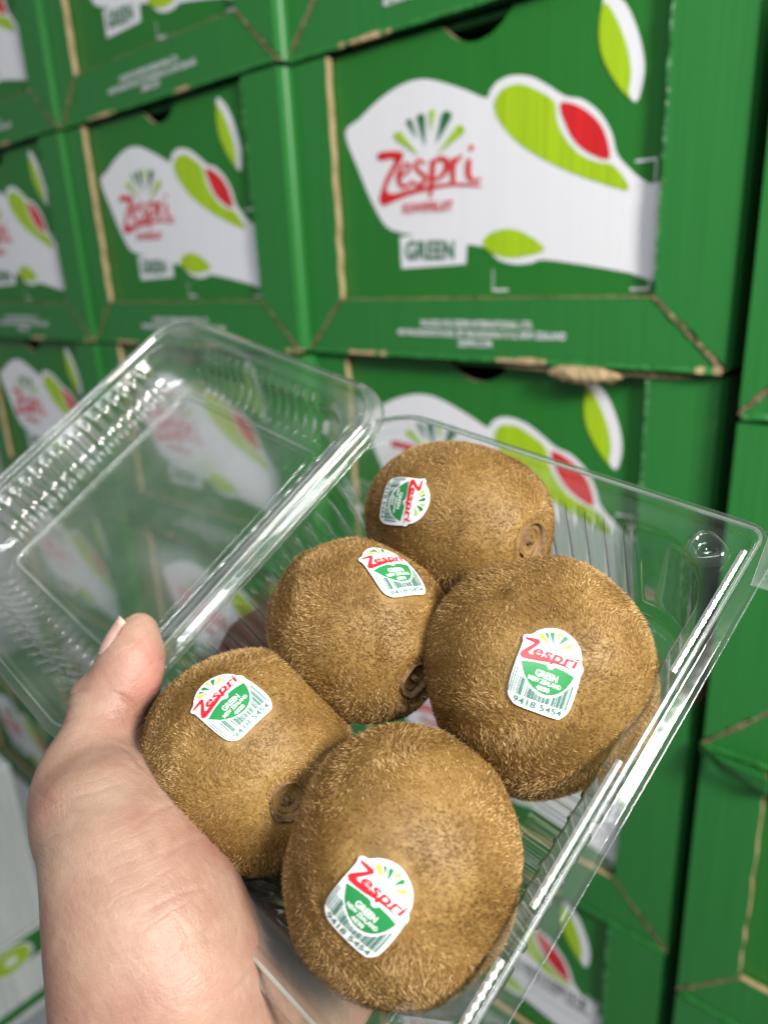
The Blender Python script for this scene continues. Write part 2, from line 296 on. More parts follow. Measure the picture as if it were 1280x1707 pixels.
# ------------------------------------------------------------------ cartons
W, H = .4, .4 * .63305
def bx(x, y): return (x * W, -y * H)
def jitter(a, b, n, amp, seed):
    r = random.Random(seed); out = []
    for i in range(n):
        t = i / n; j = 0 if i == 0 else amp
        out.append((a[0] + (b[0] - a[0]) * t + r.uniform(-j, j), a[1] + (b[1] - a[1]) * t + r.uniform(-j, j)))
    return out
PX0, PX1, PY1 = .118, .866, .803
def carton_meshes(seed):
    D = {}
    g = .0012
    # post polygons (front boards folded round the corners)
    def post(side, sd):
        if side < 0: pts = [(0.004, .012), (PX0, .012), (PX0, PY1 - .008), (.004, .976)]
        else: pts = [(PX1, .012), (.993, .012), (.993, .976), (PX1, PY1 - .008)]
        P = [bx(*p) for p in pts]; q = []; sm_ = []
        for i in range(4):
            a, b = P[i], P[(i + 1) % 4]; raw = (side < 0 and i in (1, 2)) or (side > 0 and i in (2, 3)); q += jitter(a, b, 16 if raw else 3, .0010 if raw else .0003, sd + i); sm_ += [1 if raw else 0] * (16 if raw else 3)
        m_ = MB(); m_.ext(q, 0, .0065, 0, 1, sm_); return m_
    D['side_flap'] = (post(-1, seed), post(1, seed + 9))
    m_ = MB(); q = []; P = [bx(*p) for p in [(PX0 + .004, PY1), (PX1 - .004, PY1), (.992, .992), (.006, .992)]]
    for i in range(4): q += jitter(P[i], P[(i + 1) % 4], [4, 14, 36, 14][i], [.0002, .0007, .0013, .0007][i], seed + 20 + i)
    m_.ext(q, .0012, .0062); D['bottom_flap'] = m_
    m_ = MB()                                            # raw board showing in the mitred folds
    rr = random.Random(seed + 33)
    def strip(a, b, w_, n, y):
        a = np.array(bx(*a)); b = np.array(bx(*b)); d = (b - a) / np.linalg.norm(b - a); q = np.array([-d[1], d[0]]); up = []; dn = []
        for i in range(n + 1):
            c = a + (b - a) * i / n; up.append(c + q * w_ * rr.uniform(.25, 1.2)); dn.append(c - q * w_ * rr.uniform(.25, 1.2))
        k = len(up); V = [(p[0], y - rr.uniform(0, .0006), p[1]) for p in up + dn]; m_.add(V, [(i, i + 1, k + i + 1, k + i) for i in range(k - 1)], 0)
    strip((.004, .990), (PX0, PY1 - .002), .0016, 22, .0003); strip((PX1, PY1 - .002), (.993, .990), .0016, 22, .0003); strip((PX0, PY1 - .003), (PX1, PY1 - .003), .0005, 30, .0010)
    D['fold_edge'] = m_
    m_ = MB(); strip((PX1 + .001, .03), (PX1 + .001, .76), .0011, 50, -.0002); D['worn_edge'] = m_
    # front panel with hand hole notch
    hole = [bx(.413 + .158 * t, .078 * math.sin(math.pi * t) ** .6) for t in np.linspace(0, 1, 13)]
    q = [bx(PX0 - .01, .014)] + [(a, min(b, -.014 * H)) for a, b in hole] + [bx(PX1 + .01, .014), bx(PX1 + .01, PY1 + .01), bx(PX0 - .01, PY1 + .01)]
    m_ = MB(); m_.ext(q[::-1], .0085, .0125); D['front_panel'] = m_
    m_ = MB(); e = .0045; x0, x1, z0, z1 = .003 * W, .995 * W, -.992 * H, -.012 * H
    # body: shell of board, rounded vertical corners at the front
    r = .0055
    def arc(cx, cy_, a0, a1): return [(cx + r * math.cos(a), cy_ + r * math.sin(a)) for a in np.linspace(a0, a1, 6)]
    outer = arc(x0 + r, .0066 + r, -math.pi / 2, -math.pi) + [(x0, .31), (x1, .31)] + arc(x1 - r, .0066 + r, 0, -math.pi / 2)
    inner = [(x0 + r, .0066 + e)] + [(x0 + e, .0066 + r)] * 5 + [(x0 + e, .305), (x1 - e, .305)] + [(x1 - e, .0066 + r)] * 5 + [(x1 - r, .0066 + e)]
    n = len(outer); V = [(a, b, z) for z in (z0, z1) for a, b in outer] + [(a, b, z) for z in (z0, z1) for a, b in inner]
    F = []; fm = []
    for i in range(n - 1):
        F.append((i, i + 1, n + i + 1, n + i)); fm.append(0); F.append((2 * n + i, 3 * n + i, 3 * n + i + 1, 2 * n + i + 1)); fm.append(1)
        F.append((n + i, n + i + 1, 3 * n + i + 1, 3 * n + i)); fm.append(1); F.append((i, 2 * n + i, 2 * n + i + 1, i + 1)); fm.append(1)
    m_.add(V, F, fm)
    m_.box((x0 + e, .014, z0), (x1 - e, .305, z0 + .004), 0); m_.box((x0 + e, .014, z1 - .004), (x1 - e, .305, z1), 0)
    D['body'] = m_
    # torn lip along the top edge of the lower flap
    m_ = MB(); rr = random.Random(seed + 50); xs = np.linspace(.01, .99, 70)
    V = []; F = []
    for i, x in enumerate(xs):
        a = .0012 + .0022 * abs(math.sin(i * .37 + seed)) * rr.random(); zz = -H * .992
        V += [(x * W, .0002 - rr.random() * .0008, zz + a), (x * W, -.0006 - rr.random() * .0012, zz - .0006 - a * .5), (x * W, .006, zz - .0012)]
    for i in range(len(xs) - 1):
        for j in range(2):
            a = 3 * i + j; F.append((a, a + 1, a + 4, a + 3))
    fm = [1 if (math.sin(i * .11 + seed) + .7 * rr.random() > 1.05) else 0 for i in range(len(F))]; m_.add(V, F, fm); D['bottom_crease'] = m_
    return D
def art_mesh():
    A = MB(); mats = ['white_ink', 'lime', 'red', 'dkgreen', 'green']
    K = {'white_ink': 0, 'lime': 1, 'red': 2, 'dkgreen': 3, 'green': 4}
    def put(V, F, k, y): A.add([(v[0] * W, y, -v[1] * H) for v in V], [f[::-1] for f in F] if False else F, K[k])
    def sh(pts, k, y, sm=5): 
        P = spline(pts, sm) if sm else np.array(pts); V, F = tess([(p[0], -p[1]) for p in P]); V[:, 1] *= -1; put(V, F, k, y)
    y0 = .0082
    wl = [(.1432, .2482), (.186, .2142), (.2428, .1711), (.3034, .1436), (.3531, .1396), (.4002, .1569), (.4645, .1974), (.512, .232), (.5212, .215), (.5379, .1952), (.5671, .188), (.6067, .2012), (.6399, .2303), (.6778, .2691),
          (.7091, .2839), (.7434, .3251), (.7668, .38), (.7782, .4333), (.8032, .4745), (.8194, .4969), (.8388, .5152), (.866, .5365), (.866, .7488), (.8087, .7374), (.7306, .7154), (.6411, .6941), (.6178, .7017), (.5817, .7046), (.5404, .6885), (.5105, .6512),
          (.468, .6373), (.4, .618), (.325, .5955), (.2893, .5845), (.2499, .5607), (.2132, .4821), (.1778, .3728)]
    sh(wl, 'white_ink', y0, 3)
    sh([(.2893, .5985), (.468, .592), (.4627, .697), (.2903, .7027)], 'white_ink', y0 - .0002, 0)
    sh([(.532, .2433), (.5497, .2177), (.5844, .2146), (.6182, .2371), (.6513, .2691), (.6596, .292), (.6629, .3266), (.6799, .3746), (.7071, .4176), (.7387, .4439), (.7741, .4616), (.8037, .5257), (.7504, .4999), (.6977, .4672), (.6428, .425), (.5854, .3694), (.5499, .3153), (.5332, .2756)], 'lime', y0 - .0003, 3)
    sh([(.6672, .2849), (.6992, .2956), (.7325, .3314), (.7547, .3763), (.7655, .4403), (.7382, .4302), (.7046, .3957), (.6826, .3484)], 'red', y0 - .0003, 3)
    sh([(.5029, .6344), (.5254, .6066), (.569, .6004), (.6111, .625), (.6436, .6649), (.6057, .6811), (.5631, .6841), (.5254, .6672)], 'lime', y0 - .0003, 3)
    sh([(.7457, .0450), (.7800, .085), (.8041, .1572), (.8176, .2311), (.8147, .2883), (.8046, .3147), (.776, .27), (.745, .19), (.7388, .11)], 'white_ink', y0, 3)
    sh([(.7437, .0700), (.7668, .1163), (.7866, .1829), (.7961, .2466), (.7935, .2864), (.7984, .3081), (.7684, .2574), (.7421, .1857), (.7358, .1203)], 'lime', y0 - .0003, 3)
    def PB(Q):                                  # measured on the sharpest carton front -> panel coordinates
        Q = np.asarray(Q, float); px = 610 + Q[:, 0] / 5.691; py = 160 + Q[:, 1] / 5.691
        r = np.stack([(px - 640) / FPX, (py - 853.5) / FPX, np.ones(len(Q))], 1) @ RC; t = (.0082 - CAM[1]) / r[:, 1]; P = CAM + r * t[:, None]
        return np.stack([P[:, 0] / W, -P[:, 2] / H], 1)
    ly = [y0 - .0004]
    def nexty(): ly[0] -= .00004; return ly[0]
    def poly(pts, k, sm=4):
        P = spline(pts, sm) if sm else np.array(pts, float); V, F = tess([(p[0], -p[1]) for p in P]); V[:, 1] *= -1; put(PB(V), F, k, nexty())
    def stroke(pts, wd, k='red'):
        P = np.vstack([spline(pts, 6, False), pts[-1]]); n = len(P); T_ = np.gradient(P, axis=0); T_ /= np.linalg.norm(T_, axis=1)[:, None]; N_ = np.stack([-T_[:, 1], T_[:, 0]], 1)
        ww = np.interp(np.linspace(0, 1, n), np.linspace(0, 1, len(wd)), wd)[:, None] / 2; V = np.vstack([P + N_ * ww, P - N_ * ww])
        put(PB(V), [(i, i + 1, n + i + 1, n + i) for i in range(n - 1)], k, nexty())
    poly([(92, 545), (180, 522), (300, 522), (334, 548), (322, 605), (255, 710), (195, 830), (178, 895), (235, 925), (400, 882), (600, 845), (800, 820), (1060, 838), (1045, 860), (800, 852), (600, 888), (400, 936), (230, 1005), (150, 1038), (108, 990), (125, 900), (175, 760), (245, 630), (225, 592), (105, 610)], 'red', 3)
    stroke([(300, 765), (372, 722), (396, 664), (364, 640), (312, 690), (288, 770), (312, 842), (365, 852), (425, 800)], [26, 34, 30, 34, 48, 48, 36, 24])
    stroke([(545, 645), (492, 608), (450, 652), (482, 712), (542, 762), (518, 826), (450, 838), (415, 800)], [20, 36, 44, 44, 44, 36, 20])
    stroke([(618, 600), (606, 740), (598, 860), (592, 968)], [52, 56, 48, 18]); stroke([(612, 655), (668, 592), (738, 610), (742, 690), (690, 762), (625, 792)], [24, 44, 58, 54, 40, 24])
    stroke([(812, 585), (804, 700), (808, 815)], [46, 54, 44]); stroke([(806, 690), (836, 610), (890, 560)], [24, 40, 30])
    stroke([(962, 590), (950, 680), (962, 770), (1025, 800)], [40, 56, 50, 18]); stroke([(972, 508), (990, 462)], [44, 36]); stroke([(1030, 800), (1072, 778)], [26, 26])
    for a_, b_, w_, k in (((490, 562), (258, 345), 84, 'lime'), ((468, 400), (382, 215), 52, 'dkgreen'), ((545, 478), (500, 165), 76, 'dkgreen'), ((603, 345), (614, 122), 54, 'lime'), ((648, 450), (765, 142), 94, 'dkgreen'), ((662, 545), (905, 285), 88, 'lime')):
        poly(teardrop(a_, b_, w_), k, 0)
    def word(st, x0, yb, x1, h, k, sl=0., bold=.03):
        V, F = text(st, bold=bold, space=1.05); V = V.copy(); w_ = V[:, 0].max(); X = V[:, 0] / w_ * (x1 - x0); put(PB(np.stack([x0 + X, yb - V[:, 1] / .7 * h + sl * X], 1)), F, k, nexty())
    word('KIWIFRUIT', 338, 1108, 812, 92, 'red', -.06, .02); word('GREEN', 362, 1545, 822, 172, 'dkgreen', -.012, .022)
    yy = y0 - .0004
    def bar(x0, y0_, x1, y1): V = [(x0, y0_), (x1, y0_), (x1, y1), (x0, y1)]; put(V, [(3, 2, 1, 0)], 'white_ink', .0082)
    e = .0022
    bar(.5266, .7167, .5266 + e, .7765); bar(.5266, .7765, .5635, .7765 + .006)
    bar(.8475, .7515, .8475 + e, .7820); bar(.8143, .7800, .8497, .7860); bar(.8115, .4540, .8486, .4600); bar(.8464, .4600, .8464 + e, .5119)
    sh([(.132, .045), (.152, .072), (.132, .098), (.136, .09), (.144, .073), (.136, .054)], 'dkgreen', y0, 0)
    return A, mats
def addr_mesh():
    A = MB()
    for s, x0, x1, yb in (('PACKED FOR ZESPRI INTERNATIONAL LTD.', .3558, .6319, .893), ('400 MAUNGANUI ROAD, MT MAUNGANUI 3116, NEW ZEALAND', .2888, .7025, .924), ('ZESPRI.COM', .4531, .5382, .954)):
        V, F = text(s, bold=.025); V = place(V, 0, 0, (x1 - x0) * W, .0215 * H); A.add([(x0 * W + v[0], .0002, -yb * H + v[1]) for v in V], F, 0)
    return A
proto = {}
for i in range(3):
    D = carton_meshes(100 * i + 5)
    P = {}
    def mk(name, mb, mats):
        o = mb.build(name, mats); SC.collection.objects.unlink(o); return o.data
    P['body'] = mk('body', D['body'], ['green_flap', 'inside']); P['front_panel'] = mk('front_panel', D['front_panel'], ['green', 'kraft'])
    P['sf0'] = mk('side_flap', D['side_flap'][0], ['green_flap', 'kraft']); P['sf1'] = mk('side_flap', D['side_flap'][1], ['green_flap', 'kraft'])
    P['fold_edge'] = mk('fold_edge', D['fold_edge'], ['kraft_dark']); P['worn_edge'] = mk('worn_edge', D['worn_edge'], ['worn'])
    P['bottom_flap'] = mk('bottom_flap', D['bottom_flap'], ['green_flap', 'kraft']); P['bottom_crease'] = mk('bottom_crease', D['bottom_crease'], ['green_flap', 'kraft'])
    proto[i] = P
_a, _m = art_mesh(); o = _a.build('printed_artwork', _m); ART = o.data; bpy.data.objects.remove(o)
o = addr_mesh().build('address_print', ['white_ink']); ADR = o.data; bpy.data.objects.remove(o)
def carton(x, y, z, label, rz=0., var=0):
    e = empty('fruit_carton', (x, y, z), label, 'carton', 'green fruit cartons stacked in a wall'); e.rotation_euler = (0, 0, rz); P = proto[var % 3]
    for nm, key in (('body', 'body'), ('front_panel', 'front_panel'), ('side_flap', 'sf0'), ('side_flap', 'sf1'), ('bottom_flap', 'bottom_flap'), ('bottom_crease', 'bottom_crease'), ('fold_edge', 'fold_edge'), ('worn_edge', 'worn_edge')):
        link(bpy.data.objects.new(nm, P[key]), e)
    link(bpy.data.objects.new('printed_artwork', ART), e); link(bpy.data.objects.new('address_print', ADR), e)
    return e
cols = {-3: (.012, -.030), -2: (.010, -.022), -1: (.007, -.011), 0: (0, 0)}
LBL = {
 (0, -1): 'green carton cut off by the top edge, resting on the large sharpest carton',
 (0, 0): 'largest sharpest green carton, whole white logo panel in view at the upper right',
 (0, 1): 'green carton directly under the largest carton, brown torn lip on its top edge',
 (0, 2): 'green carton behind the lower right rim of the tray, only a white corner showing',
 (0, 3): 'green carton at the bottom right with lime and red leaves and a barcode sticker',
 (0, 4): 'green carton in the lowest row below the one with the barcode sticker',
 (-1, -1): 'green carton at the top left with the word GREEN above tilted white address lines',
 (-1, 0): 'smaller green carton with the whole logo, directly left of the largest carton',
 (-1, 1): 'green carton seen through the upper part of the clear lid',
 (-1, 2): 'green carton seen through the lower part of the clear lid',
 (-1, 3): 'green carton mostly hidden behind the thumb and the lower lid corner',
 (-1, 4): 'green carton hidden behind the palm in the lowest row',
 (-2, -1): 'green carton in the very top left corner with part of a red leaf',
 (-2, 0): 'green carton cut off by the left edge, cropped logo, above the lid',
 (-2, 1): 'small blurred green carton with a whole logo, left of the upper lid corner',
 (-2, 2): 'green carton behind the left end of the lid',
 (-2, 3): 'green carton beside the white carton at the left edge, below the lid',
 (-2, 5): 'green carton in the bottom left corner behind the printed white carton',
 (-3, 4): 'green carton at the far left, mostly hidden by the plain white carton',
 (-2, 4): 'green carton in the second lowest row, left, mostly masked, beside the thumb base'}
for (c, r), lb in LBL.items():
    dx, dy = cols[c]; j = random.Random(c * 31 + r)
    carton(c * W + dx + j.uniform(-.002, .002), dy + j.uniform(-.003, .003) + (.0 if r != 1 or c else .004), -r * H, lb, j.uniform(-.006, .006), abs(c * 3 + r))
for r, lb in ((0, 'green carton cut off by the upper right edge, beyond the dark gap'), (1, 'green carton at the right edge in the middle row, beyond the dark gap'),
              (2, 'green carton at the right edge with a bright bent flap on its top corner'), (3, 'green carton in the bottom right corner below a worn crushed edge')):
    carton(1.027 * W, -.006, -r * H - .105 * H, lb, .004, r + 1)
# torn kraft lip on the carton under the largest one
def lump(name, p0, p1, n, rad, seed, mats, parent_label=None):
    r = random.Random(seed); V = []; F = []; k = 9
    for i in range(n):
        t = i / (n - 1); c = np.array(p0) * (1 - t) + np.array(p1) * t; s = math.sin(math.pi * min(1, t * .94 + .05)) ** .6 * rad
        for j in range(k):
            a = 2 * math.pi * j / k; q = s * (.75 + .5 * r.random()); V.append(c + np.array([r.uniform(-.4, .4) * rad * .3, math.cos(a) * q * .7, math.sin(a) * q]))
    for i in range(n - 1):
        for j in range(k): F.append((i * k + j, i * k + (j + 1) % k, (i + 1) * k + (j + 1) % k, (i + 1) * k + j))
    F += [tuple(range(k))[::-1], tuple((n - 1) * k + j for j in range(k))]
    return V, F
def child_of(label_start):
    for o in bpy.data.objects:
        if o.get('label', '').startswith(label_start): return o
under = child_of('green carton directly under'); 
V, F = lump('torn_lip', (.272, -.006, -.005), (.330, -.006, -.006), 16, .0066, 3, 0); mesh('torn_lip', V, F, 'kraft', under)
V, F = lump('torn_lip', (.326, -.002, -.004), (.380, -.001, -.004), 12, .0018, 5, 0); mesh('torn_lip', V, F, 'kraft', under)
V, F = lump('torn_lip', (.225, -.002, -.003), (.27, -.002, -.004), 10, .0016, 8, 0); mesh('torn_lip', V, F, 'kraft', under)
bent = child_of('green carton at the right edge with a bright bent'); 
V = [(0.0, -.002, .004), (.02, -.018, .006), (.05, -.016, .003), (.08, -.006, .001), (.0, -.001, -.004), (.02, -.010, -.010), (.05, -.012, -.012), (.08, -.004, -.008)]
mesh('bent_flap', V + [(a, b + .003, c - .001) for a, b, c in V], [(0, 1, 5, 4), (1, 2, 6, 5), (2, 3, 7, 6), (8, 12, 13, 9), (9, 13, 14, 10), (10, 14, 15, 11), (0, 8, 9, 1), (1, 9, 10, 2), (2, 10, 11, 3), (4, 5, 13, 12), (5, 6, 14, 13), (6, 7, 15, 14), (0, 4, 12, 8), (3, 11, 15, 7)], 'green_flap', bent)
# barcode sticker on the lowest carton
low = child_of('green carton at the bottom right with lime')
mb = MB(); mb.box((.175, .0068, -.152), (.338, .0072, -.118), 0); rr = random.Random(4); x = .185
while x < .325:
    w_ = rr.choice([.001, .0016, .0028]); mb.box((x, .0064, -.133), (x + w_, .0066, -.121), 1); x += w_ + rr.choice([.001, .0018, .003])
V, F = text('KIWIFRUIT  NEW ZEALAND  GREEN', bold=.02); V = place(V, .182, -.140, .33, .0045); mb.add([(v[0], .0063, v[1]) for v in V], F, 1)
mb.build('barcode_sticker', ['white_ink', 'grey_ink'], low)

# white cartons standing at the left edge, turned a quarter
def side_stack():
    # corner edge of the stack where it is seen
    ray = (np.array([(80 - 640) / FPX, (1530 - 853.5) / FPX, 1.]) @ RC); Yc = -.12; t = (Yc - CAM[1]) / ray[1]; P = CAM + ray * t; X, Z0 = P[0], P[2]
    e = empty('white_carton', (X, Yc, Z0), 'plain white carton at the left edge, standing on a printed carton', 'carton')
    mb = MB(); mb.box((-.3, -.40, .002), (0, 0, .38), 0); o = mb.build('body', ['wall_white'], e)
    bv = o.modifiers.new('bevel', 'BEVEL'); bv.width = .004; bv.segments = 3
    mb = MB(); mb.box((-.29, -.39, .38), (-.005, -.005, .383), 0); mb.build('lid_flap', ['wall_white'], e)
    e2 = empty('printed_carton', (X, Yc, Z0 - .2), 'green topped white carton with a kiwifruit slice print in the lower left corner', 'carton')
    mb = MB(); mb.box((-.3, -.40, 0), (.002, 0, .198), 0); o = mb.build('body', ['wall_white'], e2)
    bv = o.modifiers.new('bevel', 'BEVEL'); bv.width = .004; bv.segments = 3
    mb = MB(); mb.box((.0022, -.395, .135), (.0030, -.004, .194), 0); mb.build('green_band', ['green'], e2)
    for cyy in (-.085, -.25):
        mb = MB()
        for (r_, kk, dd) in ((.040, 1, .0), (.035, 0, .0003), (.012, 2, .0006)):
            n = 28; V = [(.0033 + dd, cyy + r_ * 1.1 * math.cos(a), .160 + r_ * .8 * math.sin(a)) for a in np.linspace(0, 2 * math.pi, n, endpoint=False)]
            mb.add(V, [tuple(range(n))], kk)
        mb.build('fruit_slice_print', ['lime', 'white_ink', 'white_ink'], e2)
    V, F = text('KIWIFRUIT', bold=.02); V = place(V, 0, 0, .075, .016); mesh('band_lettering', [(.0034, -.155 + v[0] * .0 + v[0], .152 + v[1]) for v in V], F, 'white_ink', e2)
    mb = MB(); mb.box((.0022, -.395, .02), (.0030, -.004, .045), 0); mb.build('green_stripe', ['green'], e2)
side_stack()

# ------------------------------------------------------------------ clamshell tray
OT = np.array([-0.002472, -0.03298106, 0.23969167])
TT = np.array([[0.72864187, 0.60510075, 0.32083347], [0.32294533, -0.71664156, 0.61816761], [-0.60397628, 0.34681113, 0.7175895]])
OL = np.array([0.00046696, -0.03427254, 0.23086036])
TL = np.array([[0.7165075, 0.61883925, 0.32195496], [0.37115397, -0.72897558, 0.57518635], [-0.59064519, 0.29263047, 0.75200111]])
TW, TLEN, TD = .120, .1323, .038
def tray(u, v, w):
    """tray coordinates (u across, v down the length, w depth below the rim) -> world"""
    u, v, w = np.broadcast_arrays(np.asarray(u, float), v, w)
    return c2w(OT + u[..., None] * TT[:, 0] - v[..., None] * TT[:, 1] + w[..., None] * TT[:, 2])
def lidp(u, v, w):
    u, v, w = np.broadcast_arrays(np.asarray(u, float), v, w)
    return c2w(OL - u[..., None] * TL[:, 0] - v[..., None] * TL[:, 1] + w[..., None] * TL[:, 2])
NS, NCn = 252, 40
def contour(x0, x1, y0, y1, r):
    """rounded rectangle, same vertex count for every call -> (pts, outward normals, straight flag)"""
    P = []; N = []; Sx = []
    ra, rb, rc, rd = r if isinstance(r, tuple) else (r,) * 4      # corners: far right, near right, near left, far left
    segs = [((x0 + rd, y0), (x1 - ra, y0), (0, -1)), ((x1, y0 + ra), (x1, y1 - rb), (1, 0)), ((x1 - rb, y1), (x0 + rc, y1), (0, 1)), ((x0, y1 - rc), (x0, y0 + rd), (-1, 0))]
    cen = [(x1 - ra, y0 + ra, -math.pi / 2, ra), (x1 - rb, y1 - rb, 0, rb), (x0 + rc, y1 - rc, math.pi / 2, rc), (x0 + rd, y0 + rd, math.pi, rd)]
    for (a, b, n), (cx, cy_, a0, r) in zip(segs, cen):
        a = np.array(a); b = np.array(b); L = np.hypot(*(b - a))
        for i in range(NS):
            t = i / NS; P.append(a + (b - a) * t); N.append(n); Sx.append((t * L, L))
        for i in range(NCn):
            q = a0 + math.pi / 2 * i / NCn; P.append((cx + r * math.cos(q), cy_ + r * math.sin(q))); N.append((math.cos(q), math.sin(q))); Sx.append((-1, L))
    return np.array(P), np.array(N), np.array(Sx)
def rib(Sx, pitch, sharp=2.2):
    s, L = Sx[:, 0], Sx[:, 1]; n = np.maximum(1, np.round((L - .006) / pitch)); ph = (s - .003) / ((L - .006) / n)
    y = .5 - .5 * np.cos(2 * np.pi * ph); y = 1 / (1 + np.exp(-(y - .5) * 4 * sharp)); 
    win = (s > .003) & (s < L - .003); return np.where(win, y, 0)
def loft(levels, fn, closefloor=None):
    n = len(levels[0]); V = np.concatenate(levels); F = []
    for k in range(len(levels) - 1):
        for i in range(n): j = (i + 1) % n; F.append((k * n + i, k * n + j, (k + 1) * n + j, (k + 1) * n + i))
    return fn(V[:, 0], V[:, 1], V[:, 2]), F
def bowl(fn, W_, L_, ins, insr, rad, depth, rim, taper, pitch, ribamp, ribfloor, fil, sharp=2.2, ribstart=.004):
    levels = []; AT = []
    for off, w, r in rim:                                   # flange profile: offset outward from the rim rectangle
        P, N, Sx = contour(-off, W_ + off, -off, L_ + off, tuple(max(.002, q + off) for q in (r if isinstance(r, tuple) else (r,) * 4))); levels.append(np.c_[P, np.full(len(P), w)])
    P, N, Sx = contour(ins, W_ - insr, ins, L_ - ins, rad); rb = rib(Sx, pitch, sharp)
    levels.append(np.c_[P, np.full(len(P), .0)]); AT = [0.] * len(levels)
    prof = [(.0004, .0006, 0.)]
    nw = 9
    for i in range(nw + 1):
        t = i / nw; w = .0012 + (depth - min(fil, depth - .003) - .0012) * t; prof.append((.0008 + taper * t, w, 0.))
    nf = max(6, int(fil / .0009)); filw = min(fil, depth - .003)
    for i in range(1, nf + 1):
        a = i / nf * math.pi / 2; prof.append((.0008 + taper + fil * (1 - math.cos(a)), depth - filw + filw * math.sin(a), a))
    for k, (d, w, al) in enumerate(prof):
        win = min(1, max(0, (w - ribstart) / .002)); amp = ribamp * win * (1 if ribfloor > .002 else max(0, math.cos(al)) ** .7)
        rr_ = max(.003, rad - d); Pk, Nk, _ = contour(ins + d, W_ - insr - d, ins + d, L_ - ins - d, rr_)
        dn = -Nk * (rb * amp * math.cos(al))[:, None]; levels.append(np.c_[Pk + dn, w - rb * amp * math.sin(al)]); AT.append(min(1., amp / ribamp * 1.3) if w < depth * .999 else .5)
    d0 = prof[-1][0]
    for x in list(np.linspace(.0, ribfloor, 6)[1:]) + [ribfloor + .0008, ribfloor + .006, ribfloor + .015]:
        Pk, Nk, _ = contour(ins + d0 + x, W_ - insr - d0 - x, ins + d0 + x, L_ - ins - d0 - x, max(.001, rad - d0 - x))
        on = 1 if x <= ribfloor else 0
        levels.append(np.c_[Pk, np.full(len(Pk), depth) - rb * ribamp * on * (1 if ribfloor > .002 else 0)]); AT.append(.5 if on and ribfloor > .002 else 0.)
    V, F = loft(levels, fn)
    n = len(levels[0]); k0 = (len(levels) - 1) * n; F.append(tuple(range(k0, k0 + n)))
    stv = np.where(Sx[:, 0] > 0, 1., .25); return V, F, (np.array(AT)[:, None] * stv[None]).ravel()
def tube_path(pts, r, k=6, closed=True):
    P = np.asarray(pts, float); n = len(P); V = []; F = []
    for i in range(n):
        a = P[(i - 1) % n] if (closed or i) else P[i]; b = P[(i + 1) % n] if (closed or i < n - 1) else P[i]; t = b - a; t /= np.linalg.norm(t) + 1e-12
        u = np.cross(t, [.3, .2, .93]); u /= np.linalg.norm(u); v = np.cross(t, u)
        for j in range(k): q = 2 * math.pi * j / k; V.append(P[i] + r * (math.cos(q) * u + math.sin(q) * v))
    for i in range(n if closed else n - 1):
        i2 = (i + 1) % n
        for j in range(k): F.append((i * k + j, i * k + (j + 1) % k, i2 * k + (j + 1) % k, i2 * k + j))
    return V, F
def set_attr(o, a): o.data.attributes.new('rib', 'FLOAT', 'POINT').data.foreach_set('value', np.asarray(a, np.float32))
tray_o = tray(TW / 2, TLEN / 2, TD)
clam = empty('clamshell_box', tray_o, 'open clear plastic clamshell box held in the hand and holding five kiwifruit', 'fruit container')
RIM = [(.0042, .0030, .004), (.0040, .0008, .004), (.0036, .0003, .004), (.0016, .0002, .003), (.0011, -.0004, .003), (.0009, -.0014, .003), (.0002, -.0018, .003), (-.0006, -.0016, .003), (-.0011, -.0006, .003), (-.0014, .0, .003), (-.0032, .0001, .004)]
RIM = [(a_, b_, (c_, c_, .016, .019)) for a_, b_, c_ in RIM]
V, F, A_ = bowl(tray, TW, TLEN, .0058, .0036, .019, TD, RIM, .0022, .0055, .0019, .011, .005)
set_attr(mesh('tray', V, F, 'plastic', clam, smooth=True, origin=tray_o), A_)
RIML = [(o_, w_, r_[0] + .010) for o_, w_, r_ in RIM]
V, F, A_ = bowl(lidp, .119, .130, .0046, .0046, .018, .0150, RIML, .0020, .0050, .0017, .0004, .0110, ribstart=.0008, sharp=1.5)
set_attr(mesh('lid', V, F, 'plastic_lid', clam, smooth=True, origin=tray_o), A_)
# panel border bead of the lid, glint dashes added on the bowl lip of the tray
P, N, Sx = contour(.0200, .119 - .0200, .0200, .130 - .0200, .004); q = P[::6]
V, F = tube_path(lidp(q[:, 0], q[:, 1], .0146), .0005); mesh('panel_bead', V, F, 'plastic_glint', clam, smooth=True, origin=tray_o)  # bead whitened to draw the bright line round the panel
P, N, Sx = contour(.0225, .119 - .0225, .0225, .130 - .0225, .003); q = P[::6]
V, F = tube_path(lidp(q[:, 0], q[:, 1], .0143), .0004); mesh('panel_bead', V, F, 'plastic', clam, smooth=True, origin=tray_o)
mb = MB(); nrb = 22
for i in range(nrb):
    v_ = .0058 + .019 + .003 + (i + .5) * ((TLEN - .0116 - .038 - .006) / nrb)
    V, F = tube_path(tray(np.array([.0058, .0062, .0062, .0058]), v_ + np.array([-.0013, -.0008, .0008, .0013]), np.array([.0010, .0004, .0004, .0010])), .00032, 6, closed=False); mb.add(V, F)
o = mb.build('rib_glint', ['plastic_highlight'], clam, smooth=True, origin=tray_o); o['kind'] = 'stuff'  # white dashes put in as the highlights on the rib tops
# hinge: three parallel pressed ridges between tray and lid
mb = MB()
for du, dw, r_ in ((-.0055, .0008, .0006), (-.0035, -.0006, .0008), (-.0015, .0, .0005)):
    ts = np.linspace(.004, TLEN - .004, 60); wob = .0002 * np.sin(ts * 900)
    V, F = tube_path(tray(np.full(60, du) + wob, ts, np.full(60, dw)), r_, closed=False); mb.add(V, F)
mb.build('hinge', ['plastic'], clam, smooth=True, origin=tray_o)
